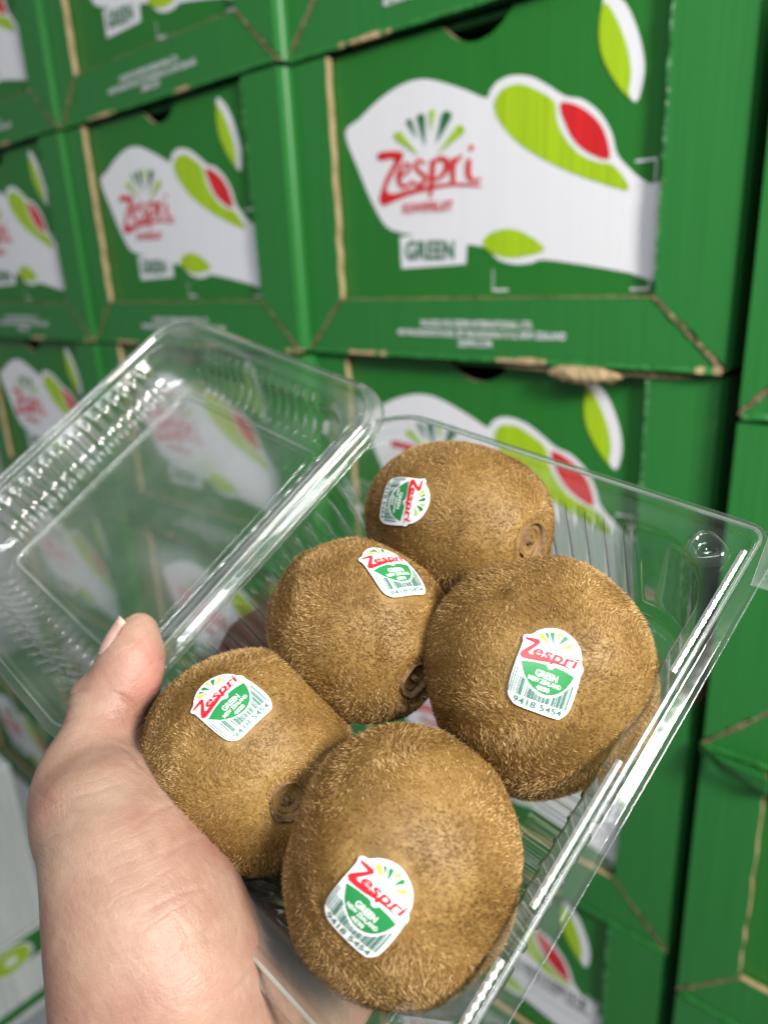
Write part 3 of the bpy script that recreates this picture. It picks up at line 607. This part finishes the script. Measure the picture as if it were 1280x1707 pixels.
# edge beads that catch the light along the cut flange
for fn, W_, L_, o_ in ((tray, TW, TLEN, .0042), (lidp, .119, .130, .0042)):
    P, N, Sx = contour(-o_, W_ + o_, -o_, L_ + o_,  (.0082, .0082, .020, .023) if fn is tray else .018); q = P[::4]
    V, F = tube_path(fn(q[:, 0], q[:, 1], .0030), .00022, 5); mesh('flange_edge', V, F, 'plastic', clam, smooth=True, origin=tray_o)
for fn, W_, L_, rr_ in ((tray, TW, TLEN, (.003, .003, .0165, .0195)), (lidp, .119, .130, .013)):
    P, N, Sx = contour(-.0007, W_ + .0007, -.0007, L_ + .0007, rr_); q = P[::4]
    V, F = tube_path(fn(q[:, 0], q[:, 1], -.0016 if fn is tray else -.0014), .00050 if fn is tray else .00035, 8); mesh('rim_glint', V, F, 'plastic_glint', clam, smooth=True, origin=tray_o)  # milky tube added as the bright line along the rim
# snap ridges on the rim near the open side
for a, b in ((.006, .040), (.062, .094), (.104, .129)):
    n = 40; ts = np.linspace(a, b, n); V = []; F = []
    for i, t in enumerate(ts):
        for (du, dw) in ((-.0019, -.0004), (-.0017, -.0017), (-.0009, -.0023), (-.0003, -.0019)): V.append(tray(TW + du, t, dw + .00010 * math.sin(i * 2.1)))
    for i in range(n - 1):
        for j in range(3): F.append((4 * i + j, 4 * i + j + 1, 4 * i + j + 5, 4 * i + j + 4))
    F += [(0, 1, 2, 3), tuple((n - 1) * 4 + j for j in (3, 2, 1, 0))]
    mesh('snap_ridge', V, F, 'plastic_highlight', clam, smooth=False, origin=tray_o)  # ridge coloured white for the highlight along it
# press studs in the corners
def stud(u, v):
    V = []; F = []; prof = [(.0048, .0), (.0046, -.0016), (.0038, -.0026), (.0028, -.0026), (.0024, -.0008), (.0012, -.0004), (.0001, -.0014)]; k = 28
    for r_, w in prof:
        for j in range(k):
            a = 2 * math.pi * j / k; rr_ = r_ * (1 + .10 * math.cos(3 * a)); V.append(tray(u + rr_ * math.cos(a), v + rr_ * math.sin(a), w))
    for i in range(len(prof) - 1):
        for j in range(k): F.append((i * k + j, i * k + (j + 1) % k, (i + 1) * k + (j + 1) % k, (i + 1) * k + j))
    mesh('press_stud', V, F, 'plastic', clam, smooth=True, origin=tray_o)
stud(TW - .0085, .0085); stud(TW - .0085, TLEN - .0085); stud(.0085, TLEN - .0085)
# knurled lift tab at the open corner
mb = MB(); V = [tray(TW + a, b, .0010 + w) for a, b in ((.001, -.003), (.013, -.002), (.015, .004), (.013, .011), (.003, .012)) for w in (0, .0005)]
mb.add(V, [(0, 2, 4, 6, 8), (9, 7, 5, 3, 1)] + [(2 * i, 2 * i + 1, (2 * i + 3) % 10, (2 * i + 2) % 10) for i in range(5)])
for i in range(6):
    for j in range(7):
        c = np.array([.0045 + i * .0016, .000 + j * .0016]); V = [tray(c[0] + TW + dx * .0005, c[1] + dy * .0005, .0009) for dx, dy in ((-1, -1), (1, -1), (1, 1), (-1, 1))] + [tray(TW + c[0], c[1], .0002)]
        mb.add(V, [(0, 1, 4), (1, 2, 4), (2, 3, 4), (3, 0, 4)])
mb.build('lift_tab', ['plastic_glint'], clam, origin=tray_o)

# ------------------------------------------------------------------ kiwifruit
class Kiwi:
    def __init__(s, px, py, z, a, b, c, d, up, seed, scar=None, p=2.18):
        s.p = p; s.c = w_cam(px, py, z)
        if scar:                                       # aim the stem end at the place it shows
            r_ = w_cam(scar[0], scar[1], 1.); r_ /= np.linalg.norm(r_); bq = r_ @ s.c; dd = bq * bq - s.c @ s.c + (c * .97) ** 2; d = r_ * (bq - math.sqrt(max(dd, 0))) - s.c
        zc = np.array(d, float); zc /= np.linalg.norm(zc); x = np.cross(up, zc); x /= np.linalg.norm(x); y = np.cross(zc, x)
        s.R = np.array([x, y, zc]).T; s.abc = (a, b, c); s.seed = seed; r = np.random.default_rng(seed)
        s.k = r.normal(size=(7, 3)) * 2.6; s.ph = r.uniform(0, 6.28, 7); s.fk = r.normal(size=(8, 3)) * 5; s.fp = r.uniform(0, 6.28, 8)
    def rad(s, D):
        """radius along local unit directions D (n,3)"""
        a, b, c = s.abc; p = s.p
        r = (np.abs(D[:, 0] / a) ** p + np.abs(D[:, 1] / b) ** p + np.abs(D[:, 2] / c) ** p) ** (-1 / p)
        r = r * (1 + .010 * np.sin(D @ s.k.T + s.ph).sum(1) / 1.6)
        th = np.arccos(np.clip(D[:, 2], -1, 1)); r = r - .0022 * np.exp(-(th / .17) ** 2) + .0005 * np.exp(-((th - .30) / .10) ** 2)
        th2 = np.pi - th; return r + .0012 * np.exp(-(th2 / .10) ** 2)
    def surf(s, D, off=0.):
        r = s.rad(D) + off; return (D * r[:, None]) @ s.R.T + s.c      # camera axes
    def normal(s, D):
        e = 1e-3; A = np.cross(D, [0.31, .52, .79]); A /= np.linalg.norm(A, axis=1)[:, None]; B = np.cross(D, A)
        def q(X): X = X / np.linalg.norm(X, axis=1)[:, None]; return X * s.rad(X)[:, None]
        n = np.cross(q(D + e * A) - q(D - e * A), q(D + e * B) - q(D - e * B)); n /= np.linalg.norm(n, axis=1)[:, None]
        n *= np.sign((n * D).sum(1))[:, None]; return n
OUT = [S(*p) for p in [(352, 296), (372, 268), (405, 262), (470, 262), (560, 215), (700, 192), (850, 225), (970, 320), (1045, 430), (1072, 560), (1064, 640), (1082, 690), (1078, 730), (1052, 780), (1015, 910), (940, 1130), (885, 1230), (810, 1285), (740, 1293),
                       (480, 1190), (260, 1108), (190, 1050), (152, 960), (172, 840), (250, 620), (322, 440), (352, 350)]]
OUT = spline(OUT, 4)
HALF = [S(*p) for p in [(328, 588), (470, 603), (600, 632), (640, 650), (660, 690), (690, 702), (720, 690), (740, 672), (860, 722), (972, 790), (930, 850), (880, 905), (830, 945), (760, 980), (680, 995), (600, 985), (530, 950), (460, 895), (410, 830), (365, 745)]]
def half_bottom(x):
    xs = np.array([p[0] for p in HALF[9:]]); ys = np.array([p[1] for p in HALF[9:]]); o = np.argsort(xs); return np.interp(x, xs[o], ys[o])
def sticker_design():
    L = [('s_white', 0) + tess(OUT, .05)]
    L.append(('s_green', 1) + tess(HALF, .05))
    for li, (k, V, F) in enumerate(LOGO): L.append(({'red': 's_red', 'lime': 's_lime', 'green': 's_green'}[k], 2 + .5 * (li % 2), V, F))
    L.append(('s_dk', 2, tmV, tmF))
    for st, cx, cy_, w_, h in (('GREEN', 632, 768, .335, .088), ('NEW ZEALAND', 606, 843, .50, .060), ('4030', 578, 915, .20, .062)):
        V, F = text(st, bold=.02); x, y = S(cx, cy_); V = place(V, x - w_ / 2, y - h / 2 - .0, x + w_ / 2, h); L.append(('s_txt', 2, V, F))
    V, F = text('9418 5454', bold=.014); x0, y0 = S(215, 1050); x1, _ = S(775, 1255); V = place(V, x0 - .01, y0, x1 + .02, .092); L.append(('s_dk', 2, V, F))
    r = random.Random(5); x = -.46; yb = y0 + .115
    while x < .44:
        w_ = r.choice([.008, .008, .014, .022]); top = half_bottom(x) - .035 if abs(x) < .40 else -.02
        top = min(top, .02 - abs(x) * .1)
        if top - yb > .02 and abs(x - .0) > .0:
            yy = np.linspace(yb, top, 5); V = [(x + dx * w_, q) for q in yy for dx in (0, 1)]; L.append(('s_dk', 2, np.array(V), [(2 * i, 2 * i + 1, 2 * i + 3, 2 * i + 2) for i in range(4)]))
        x += w_ + r.choice([.008, .014, .02])
    return L
DESIGN = sticker_design()
SW = .0129
def inpoly(P, poly):
    x, y = P[:, 0], P[:, 1]; ins = np.zeros(len(P), bool); n = len(poly)
    for i in range(n):
        x0, y0 = poly[i]; x1, y1 = poly[(i + 1) % n]
        c = ((y0 > y) != (y1 > y)) & (x < (x1 - x0) * (y - y0) / (y1 - y0 + 1e-12) + x0); ins ^= c
    return ins
def build_kiwi(K, label, st_px, st_dir, off=.0007, nh=88000, lift=None):
    base = c2w(K.c)
    e = empty('kiwifruit', base, label, 'kiwifruit', 'kiwifruit in the clear tray')
    # flesh body
    nu, nv = 160, 110; th = np.linspace(1e-3, math.pi - 1e-3, nv); ph = np.linspace(0, 2 * math.pi, nu, endpoint=False)
    TH, PH = np.meshgrid(th, ph, indexing='ij'); D = np.stack([np.sin(TH) * np.cos(PH), np.sin(TH) * np.sin(PH), np.cos(TH)], -1).reshape(-1, 3)
    V = c2w(K.surf(D)); F = [(i * nu + j, (i + 1) * nu + j, (i + 1) * nu + (j + 1) % nu, i * nu + (j + 1) % nu) for i in range(nv - 1) for j in range(nu)]
    F += [tuple(range(nu)), tuple((nv - 1) * nu + j for j in range(nu))[::-1]]
    mesh('fruit_body', V, F, 'kiwi_skin', e, smooth=True, origin=base)
    # stem scar: ringed corky disc
    nr = 16; V = []; r = random.Random(K.seed)
    for i in range(nr):
        t = .001 + .185 * i / (nr - 1)
        for j in range(40):
            a = 2 * math.pi * j / 40; tt = t * (1 + .05 * math.sin(2 * a + K.seed) + .03 * r.uniform(-1, 1) + .02 * math.sin(5 * a))
            d = np.array([[math.sin(tt) * math.cos(a), math.sin(tt) * math.sin(a), math.cos(tt)]])
            h = -.0004 + .0007 * math.sin(i * 1.45) * (1 + .3 * math.sin(3 * a)) + r.uniform(-.00022, .00022) + (.0016 if i < 3 else 0) + (.0009 if 11 < i < 15 else 0) - (.0016 if i == nr - 1 else 0)
            V.append(K.surf(d, h)[0])
    F = [(i * 40 + j, (i + 1) * 40 + j, (i + 1) * 40 + (j + 1) % 40, i * 40 + (j + 1) % 40) for i in range(nr - 1) for j in range(40)] + [tuple(range(40))]
    mesh('stem_scar', c2w(np.array(V)), F, 'scar', e, smooth=True, origin=base)
    # sticker frame: surface point seen at st_px
    d = w_cam(st_px[0], st_px[1], 1.); d /= np.linalg.norm(d); lo, hi = .05, None; hit = None
    for t in np.linspace(np.linalg.norm(K.c) - .04, np.linalg.norm(K.c) + .02, 900):
        p = (d * t - K.c) @ K.R; rr_ = np.linalg.norm(p)
        if rr_ < K.rad((p / rr_)[None])[0]: hit = p; break
    Dh = (hit / np.linalg.norm(hit))[None]; n = (K.normal(Dh)[0]) @ K.R.T; P0 = hit @ K.R.T + K.c
    v = np.array([st_dir[0], st_dir[1], 0.]); ex = np.array([1, 0, -P0[0] / P0[2]]); 
    # tangent whose picture direction is st_dir
    q0 = P0; q1 = w_cam(st_px[0] + st_dir[0], st_px[1] + st_dir[1], 1.); q1 = q1 * ((P0 @ n) / (q1 @ n)); tx = q1 - q0; tx /= np.linalg.norm(tx); ty = np.cross(n, tx)
    if ty @ np.array([st_dir[1], -st_dir[0], 0]) < 0: ty = -ty
    mb = MB(); mats = ['s_white', 's_green', 's_red', 's_lime', 's_dk', 's_txt']
    def onto(Q, o_):
        X = P0 + Q[:, :1] * SW * tx + Q[:, 1:2] * SW * 1.05 * ty; L_ = (X - K.c) @ K.R; L_ /= np.linalg.norm(L_, axis=1)[:, None]; 
        oo = o_ + (lift(Q) if lift else 0); S_ = K.surf(L_); nn = K.normal(L_) @ K.R.T; return S_ + nn * (oo[:, None] if np.ndim(oo) else oo)
    sV = None
    for mk_, lay, V, F in DESIGN:
        V3 = onto(np.asarray(V), off + lay * .00008); mb.add(c2w(V3), F, mats.index(mk_))
    nO = len(OUT); a = c2w(onto(OUT, off)); b = c2w(onto(OUT, off - .00035)); mb.add(np.r_[a, b], [(i, (i + 1) % nO, nO + (i + 1) % nO, nO + i) for i in range(nO)], 0)
    st = mb.build('fruit_label', mats, e, smooth=False, origin=base)
    # fuzz
    g = np.random.default_rng(K.seed + 5); N = nh; D = g.normal(size=(N, 3)); D /= np.linalg.norm(D, axis=1)[:, None]
    fl = np.sin(D @ K.fk.T + K.fp)
    thz = np.arccos(np.clip(D[:, 2], -1, 1)); patch = .5 + .5 * np.sin(D @ (K.k[:3].T * 1.2) + K.ph[:3]).sum(1) / 3
    keep = (thz > .20) & (g.random(N) < .80 + .20 * patch); Pc = K.surf(D); 
    Q = (Pc - P0); q2 = np.stack([Q @ tx, Q @ ty / 1.05], 1) / SW; near = (Q @ n > -.006); keep &= ~(inpoly(q2 * .98, OUT) & near)
    D = D[keep]; fl = fl[keep]; patch = patch[keep]; Pc = Pc[keep]; q2 = q2[keep]; near = near[keep]; N = len(D)
    nn = K.normal(D); A = np.cross(nn, [0, 0, 1.]); A /= np.linalg.norm(A, axis=1)[:, None] + 1e-9; B = np.cross(nn, A)
    ang = 1.2 * fl[:, 0] + 1.6 * fl[:, 1] + .9 * fl[:, 2] + g.normal(size=N) * .62; T_ = A * np.cos(ang)[:, None] + B * np.sin(ang)[:, None]
    lean = np.clip(.72 + .22 * fl[:, 3] + g.normal(size=N) * .22, .1, 1.2)
    L = (.00092 + .00076 * g.random(N) ** 1.5 + .00030 * fl[:, 4]) * (.68 + .42 * patch)
    L *= np.where(near & inpoly(q2 * .90, OUT), .45, 1)
    nw = nn @ K.R.T; tw = T_ @ K.R.T
    d1 = nw * np.cos(lean)[:, None] + tw * np.sin(lean)[:, None]; l2 = lean + .55 + .3 * g.normal(size=N); d2 = nw * np.cos(l2)[:, None] + tw * np.sin(l2)[:, None]
    sd = np.cross(d1, g.normal(size=(N, 3))); sd /= np.linalg.norm(sd, axis=1)[:, None]; wd_ = (.000040 + .000030 * g.random(N))[:, None]
    p0 = Pc - nw * .0001; p1 = p0 + d1 * (L * .55)[:, None]; p2 = p1 + d2 * (L * .45)[:, None]
    V = np.stack([p0 - sd * wd_, p0 + sd * wd_, p1 - sd * wd_ * .8, p1 + sd * wd_ * .8, p2], 1).reshape(-1, 3); V = c2w(V) - base
    b5 = (np.arange(N) * 5)[:, None]; tri = np.concatenate([b5 + [[0, 1, 3]], b5 + [[0, 3, 2]], b5 + [[2, 3, 4]]], 1).reshape(-1, 3)
    me = bpy.data.meshes.new('fuzz'); me.vertices.add(len(V)); me.vertices.foreach_set('co', V.ravel().astype(np.float32))
    nt_ = len(tri); me.loops.add(nt_ * 3); me.loops.foreach_set('vertex_index', tri.ravel().astype(np.int32)); me.polygons.add(nt_)
    me.polygons.foreach_set('loop_start', (np.arange(nt_) * 3).astype(np.int32)); me.polygons.foreach_set('loop_total', np.full(nt_, 3, np.int32)); me.update(calc_edges=True)
    tint = np.clip(.48 + .13 * fl[:, 5] + .10 * fl[:, 6] + .22 * g.normal(size=N), 0, 1); at = me.attributes.new('tint', 'FLOAT', 'POINT')
    tv = np.repeat(tint, 5); tv[4::5] = np.clip(tv[4::5] + .15, 0, 1); tv[0::5] *= .7; tv[1::5] *= .7; at.data.foreach_set('value', tv.astype(np.float32))
    me.materials.append(M['fur']); o = link(bpy.data.objects.new('fuzz', me), e); o['kind'] = 'stuff'
    return e
K1 = Kiwi(758, 870, .207, .0218, .0222, .0276, (.93, .36, -.30), (0, 0, 1), 1, scar=(884, 903))
K2 = Kiwi(598, 1048, .187, .0214, .0214, .0238, (.62, .60, -.42), (0, 0, 1), 2, scar=(690, 1130))
K3 = Kiwi(898, 1121, .171, .0252, .0246, .0252, (.30, .80, .55), (0, 0, 1), 3, p=2.4)
K4 = Kiwi(418, 1262, .176, .0232, .0240, .0248, (.42, .46, -.78), (.4, .9, 0), 4, scar=(482, 1337))
K5 = Kiwi(670, 1437, .151, .0231, .0235, .0268, (-.12, .93, .35), (0, 0, 1), 5)
build_kiwi(K1, 'kiwifruit at the far end of the tray, its label turned on its side', (671, 834), (-.228, .974))
build_kiwi(K2, 'small kiwifruit in the middle of the five with its label at the upper right', (655, 953), (.985, -.10), lift=lambda q: .0012 * np.clip(-q[:, 1] - .3, 0, 1) ** 2)
build_kiwi(K3, 'big round kiwifruit by the right rim, glare on the label facing the lens', (908, 1124), (.94, .342))
build_kiwi(K4, 'kiwifruit next to the thumb with a coiled stem scar at its lower right', (383, 1175), (.72, -.69))
build_kiwi(K5, 'largest kiwifruit at the near end of the tray, label low on its left side', (612, 1512), (.73, .68))

# ------------------------------------------------------------------ hand (one implicit surface, meshed)
def hand():
    C = w_cam
    chains = [  # (px,py,z,radius)
        ([(232, 1052, .191, .0050), (224, 1092, .189, .0072), (207, 1136, .187, .0080), (178, 1192, .184, .0085), (168, 1250, .180, .0092), (152, 1300, .176, .0108), (140, 1352, .171, .0112)], .003),
        ([(150, 1160, .1866, .0050), (160, 1176, .186, .0062)], .003),
        ([(96, 1342, .1725, .0062), (120, 1356, .171, .0075)], .004),
        ([(250, 1118, .1868, .0034), (236, 1140, .1862, .0050)], .002),
        ([(152, 1300, .176, .0105), (188, 1372, .166, .0150), (222, 1450, .157, .0166), (247, 1540, .151, .0180), (272, 1630, .149, .0198), (300, 1740, .152, .0238), (320, 1960, .158, .0270)], .006),
        ([(275, 1630, .155, .018), (405, 1790, .162, .0235), (420, 1980, .166, .026)], .006),
        ([(152, 1352, .171, .0100), (186, 1450, .166, .0092), (205, 1560, .160, .0120)], .004),
        ([(330, 1690, .170, .020), (380, 1520, .196, .018), (340, 1320, .226, .0135), (362, 1180, .243, .0104), (424, 1078, .252, .0098), (490, 1020, .257, .0088), (520, 1000, .259, .0078)], .004),
        ([(360, 1700, .172, .020), (450, 1520, .196, .017), (440, 1350, .222, .0125), (505, 1200, .236, .0095), (560, 1110, .243, .0086), (600, 1062, .246, .0074)], .004),
        ([(400, 1720, .170, .019), (500, 1560, .190, .0165), (540, 1430, .206, .0120), (650, 1330, .211, .0092), (728, 1280, .211, .0084), (778, 1250, .211, .0072)], .004),
        ([(420, 1740, .168, .018), (530, 1620, .182, .0150), (600, 1530, .192, .0110), (690, 1460, .193, .0085), (740, 1415, .193, .0076), (775, 1385, .193, .0066)], .004),
        ([(188, 1372, .172, .0130), (260, 1330, .205, .0100), (340, 1320, .226, .0120)], .006),
    ]
    segs = []
    for ch, k in chains:
        for a, b in zip(ch[:-1], ch[1:]): segs.append((C(*a[:3]), C(*b[:3]), a[3], b[3], k))
    allp = np.array([s[0] for s in segs] + [s[1] for s in segs]); lo = allp.min(0) - .032; hi = allp.max(0) + .032; hi[1] = min(hi[1], .150)
    h = .00125; nx = np.ceil((hi - lo) / h).astype(int); ax = [lo[i] + h * np.arange(nx[i]) for i in range(3)]
    f = np.full(tuple(nx), .05, np.float32)
    for a, b, ra, rb, k in segs:
        m_ = max(ra, rb) + .012; l0 = np.minimum(a, b) - m_; h0 = np.maximum(a, b) + m_
        i0 = np.clip(((l0 - lo) / h).astype(int), 0, nx - 1); i1 = np.clip(((h0 - lo) / h).astype(int) + 2, 1, nx)
        sl = tuple(slice(i0[i], i1[i]) for i in range(3)); X, Y, Z = np.meshgrid(*[ax[i][sl[i]] for i in range(3)], indexing='ij')
        d = b - a; L2 = d @ d; t = np.clip(((X - a[0]) * d[0] + (Y - a[1]) * d[1] + (Z - a[2]) * d[2]) / L2, 0, 1)
        q = np.sqrt((X - a[0] - t * d[0]) ** 2 + (Y - a[1] - t * d[1]) ** 2 + (Z - a[2] - t * d[2]) ** 2) - (ra + (rb - ra) * (t * t * (3 - 2 * t)))
        g = f[sl]; hh = np.clip(.5 + .5 * (g - q) / k, 0, 1); f[sl] = g * (1 - hh) + q * hh - k * hh * (1 - hh)
    # surface nets
    ins = f < 0; c = ins.astype(np.int8); s = sum(c[i:i + nx[0] - 1, j:j + nx[1] - 1, l:l + nx[2] - 1] for i in (0, 1) for j in (0, 1) for l in (0, 1))
    act = (s > 0) & (s < 8); idx = -np.ones(act.shape, np.int64); I = np.argwhere(act); idx[act] = np.arange(len(I))
    acc = np.zeros((len(I), 3)); cnt = np.zeros(len(I)); cor = [(i, j, l) for i in (0, 1) for j in (0, 1) for l in (0, 1)]
    for p in cor:
        for ax_ in range(3):
            if p[ax_] == 0:
                q = list(p); q[ax_] = 1; fa = f[I[:, 0] + p[0], I[:, 1] + p[1], I[:, 2] + p[2]]; fb = f[I[:, 0] + q[0], I[:, 1] + q[1], I[:, 2] + q[2]]
                cr = (fa < 0) != (fb < 0); t = np.where(cr, fa / np.where(cr, fa - fb, 1), 0); pt = np.array(p, float)[None].repeat(len(I), 0); pt[:, ax_] += t
                acc[cr] += pt[cr]; cnt[cr] += 1
    V = lo + h * (I + acc / cnt[:, None]); F = []
    for ax_ in range(3):
        a1, a2 = [x for x in range(3) if x != ax_]
        sl0 = [slice(1, n - 1) for n in nx]; sl1 = list(sl0); sl0[ax_] = slice(0, nx[ax_] - 1); sl1[ax_] = slice(1, nx[ax_])
        A = ins[tuple(sl0)]; B = ins[tuple(sl1)]; E = np.argwhere(A != B); off = np.array([1, 1, 1]); off[ax_] = 0; G = E + off
        def at(da, db):
            q = G.copy(); q[:, a1] += da; q[:, a2] += db; return idx[q[:, 0], q[:, 1], q[:, 2]]
        quad = np.stack([at(-1, -1), at(0, -1), at(0, 0), at(-1, 0)], 1); fl = ins[G[:, 0], G[:, 1], G[:, 2]]
        if ax_ == 1: fl = ~fl
        quad[~fl] = quad[~fl][:, ::-1]; F.append(quad[(quad >= 0).all(1)])
    F = np.concatenate(F)
    # smooth + creases
    E = np.concatenate([F[:, [0, 1]], F[:, [1, 2]], F[:, [2, 3]], F[:, [3, 0]]])
    for _ in range(5):
        acc = np.zeros_like(V); cn = np.zeros(len(V))
        for a, b in ((0, 1), (1, 0)): np.add.at(acc, E[:, a], V[E[:, b]]); np.add.at(cn, E[:, a], 1)
        V = V * .5 + .5 * acc / cn[:, None]
    return V, F
HV, HF = hand()
hb = c2w(w_cam(300, 1740, .16))
ho = mesh('hand', c2w(HV), HF, 'skin', None, smooth=True, origin=hb, loc=hb)
tag(ho, 'bare left hand with its thumb over the rim, holding the clear box from below', 'hand')
md = ho.modifiers.new('subsurf', 'SUBSURF'); md.levels = 1; md.render_levels = 1
bpy.context.view_layer.update(); dg = bpy.context.evaluated_depsgraph_get(); me2 = bpy.data.meshes.new_from_object(ho.evaluated_get(dg)); ho.modifiers.clear(); ho.data = me2
nV = len(me2.vertices); co = np.empty(nV * 3); me2.vertices.foreach_get('co', co); co = co.reshape(-1, 3); no = np.empty(nV * 3); me2.vertex_normals.foreach_get('vector', no); no = no.reshape(-1, 3)
Pc = (co + hb - CAM) @ RC.T; px = 640 + FPX * Pc[:, 0] / Pc[:, 2]; py = 853.5 + FPX * Pc[:, 1] / Pc[:, 2]; nc = no @ RC.T
front = (nc[:, 2] < .25) & (Pc[:, 2] < .2)
disp = np.zeros(nV)
CREASE = [([(232, 1186), (214, 1168), (196, 1158), (178, 1154)], .9, 4), ([(230, 1196), (205, 1186), (180, 1176)], .35, 3.5), ([(234, 1280), (226, 1262), (205, 1245), (180, 1238)], .45, 4), ([(236, 1292), (215, 1276), (190, 1268)], .3, 4), ([(300, 1338), (262, 1350), (215, 1385), (165, 1400)], .3, 5),
          ([(335, 1395), (280, 1420), (215, 1440), (170, 1440)], .22, 5), ([(345, 1480), (300, 1490), (240, 1520), (200, 1530)], .35, 5), ([(110, 1165), (135, 1150), (150, 1160)], .4, 3.5), ([(105, 1185), (130, 1172), (150, 1178)], .4, 3.5), ([(108, 1205), (128, 1195), (148, 1200)], .3, 3.5),
          ([(120, 1330), (190, 1310), (235, 1300)], .18, 5), ([(60, 1320), (100, 1345), (150, 1350)], .2, 6), ([(360, 1560), (300, 1580), (240, 1600)], .22, 6), ([(420, 1620), (380, 1660), (300, 1680)], .3, 6)]
for pts, dep, wid in CREASE:
    P = spline(pts, 8, False); P = np.vstack([P, pts[-1]]); dmin = np.full(nV, 1e9); tt = np.zeros(nV)
    for i in range(len(P) - 1):
        a, b = P[i], P[i + 1]; d = b - a; t = np.clip(((px - a[0]) * d[0] + (py - a[1]) * d[1]) / (d @ d), 0, 1); q = np.hypot(px - a[0] - t * d[0], py - a[1] - t * d[1])
        m_ = q < dmin; dmin[m_] = q[m_]; tt[m_] = ((i + t) / (len(P) - 1))[m_]
    wid = wid * (.62 + .2 * np.sin(tt * 9 + wid)); disp -= np.where(front, dep * (.0012 if dep > .4 else .0009) * np.exp(-(dmin / wid) ** 2) * np.clip(1.1 - tt, 0, 1) * np.clip(tt * 8 + .4, 0, 1), 0)
# soft fleshy unevenness
k_ = rng.normal(size=(6, 3)) * 140; disp += .00012 * np.sin(co @ k_.T + rng.uniform(0, 6, 6)).sum(1) / 2
co += no * disp[:, None]; me2.vertices.foreach_set('co', co.ravel()); me2.update()
flush = np.exp(-(((px - 245) / 38) ** 2 + ((py - 1120) / 60) ** 2)) * front * .9 + .35 * np.exp(-(((px - 330) / 60) ** 2 + ((py - 1650) / 70) ** 2)) + np.where(Pc[:, 2] > .2, .55, 0) + .3 * np.exp(-(((px - 70) / 30) ** 2 + ((py - 1350) / 50) ** 2))
at = me2.attributes.new('flush', 'FLOAT', 'POINT'); at.data.foreach_set('value', np.clip(flush, 0, 1).astype(np.float32))
# thumb nail: curved plate on the far left side of the tip
def nail():
    A = w_cam(208, 1104, .1882); B = w_cam(234, 1038, .1906); ax = B - A; L = np.linalg.norm(ax); ax /= L
    out = np.array([-.84, -.40, -.27]); out -= out @ ax * ax; out /= np.linalg.norm(out); sd = np.cross(ax, out)
    V = []; F = []; nu, nv = 16, 14; fm = []; n_ = nu * nv
    for th_ in (0, -.0005):
        for i in range(nu):
            t = i / (nu - 1); R_ = .0072 - .0020 * t ** 1.3
            for j in range(nv):
                q = j / (nv - 1) * 2 - 1; a = q * .80; tt = t * L * (1 - .10 * q * q) + (.07 * L * q * q if t < .3 else 0)
                V.append(A + ax * tt + (R_ + .00035 - .0007 * abs(q) ** 4 - .0006 * (1 - t) ** 4 + th_) * (out * math.cos(a) + sd * math.sin(a)))
    for i in range(nu - 1):
        for j in range(nv - 1):
            a = i * nv + j; F.append((a, a + 1, a + nv + 1, a + nv)); fm.append(1 if i >= nu - 3 else 0)
            b = a + n_; F.append((b, b + nv, b + nv + 1, b + 1)); fm.append(0)
    for i in range(nu - 1):
        for j in (0, nv - 1): a = i * nv + j; F.append((a, a + nv, a + nv + n_, a + n_)); fm.append(0)
    for j in range(nv - 1):
        for i in (0, nu - 1): a = i * nv + j; F.append((a, a + 1, a + 1 + n_, a + n_)); fm.append(1 if i else 0)
    mesh('thumb_nail', c2w(np.array(V)), F, ['nail', 'nail_edge'], ho, fm=fm, smooth=True, origin=hb)
nail()
print('triangles', sum(sum(len(p.vertices) - 2 for p in o.data.polygons) for o in bpy.data.objects if o.type == 'MESH' and len(o.data.polygons) < 300000))
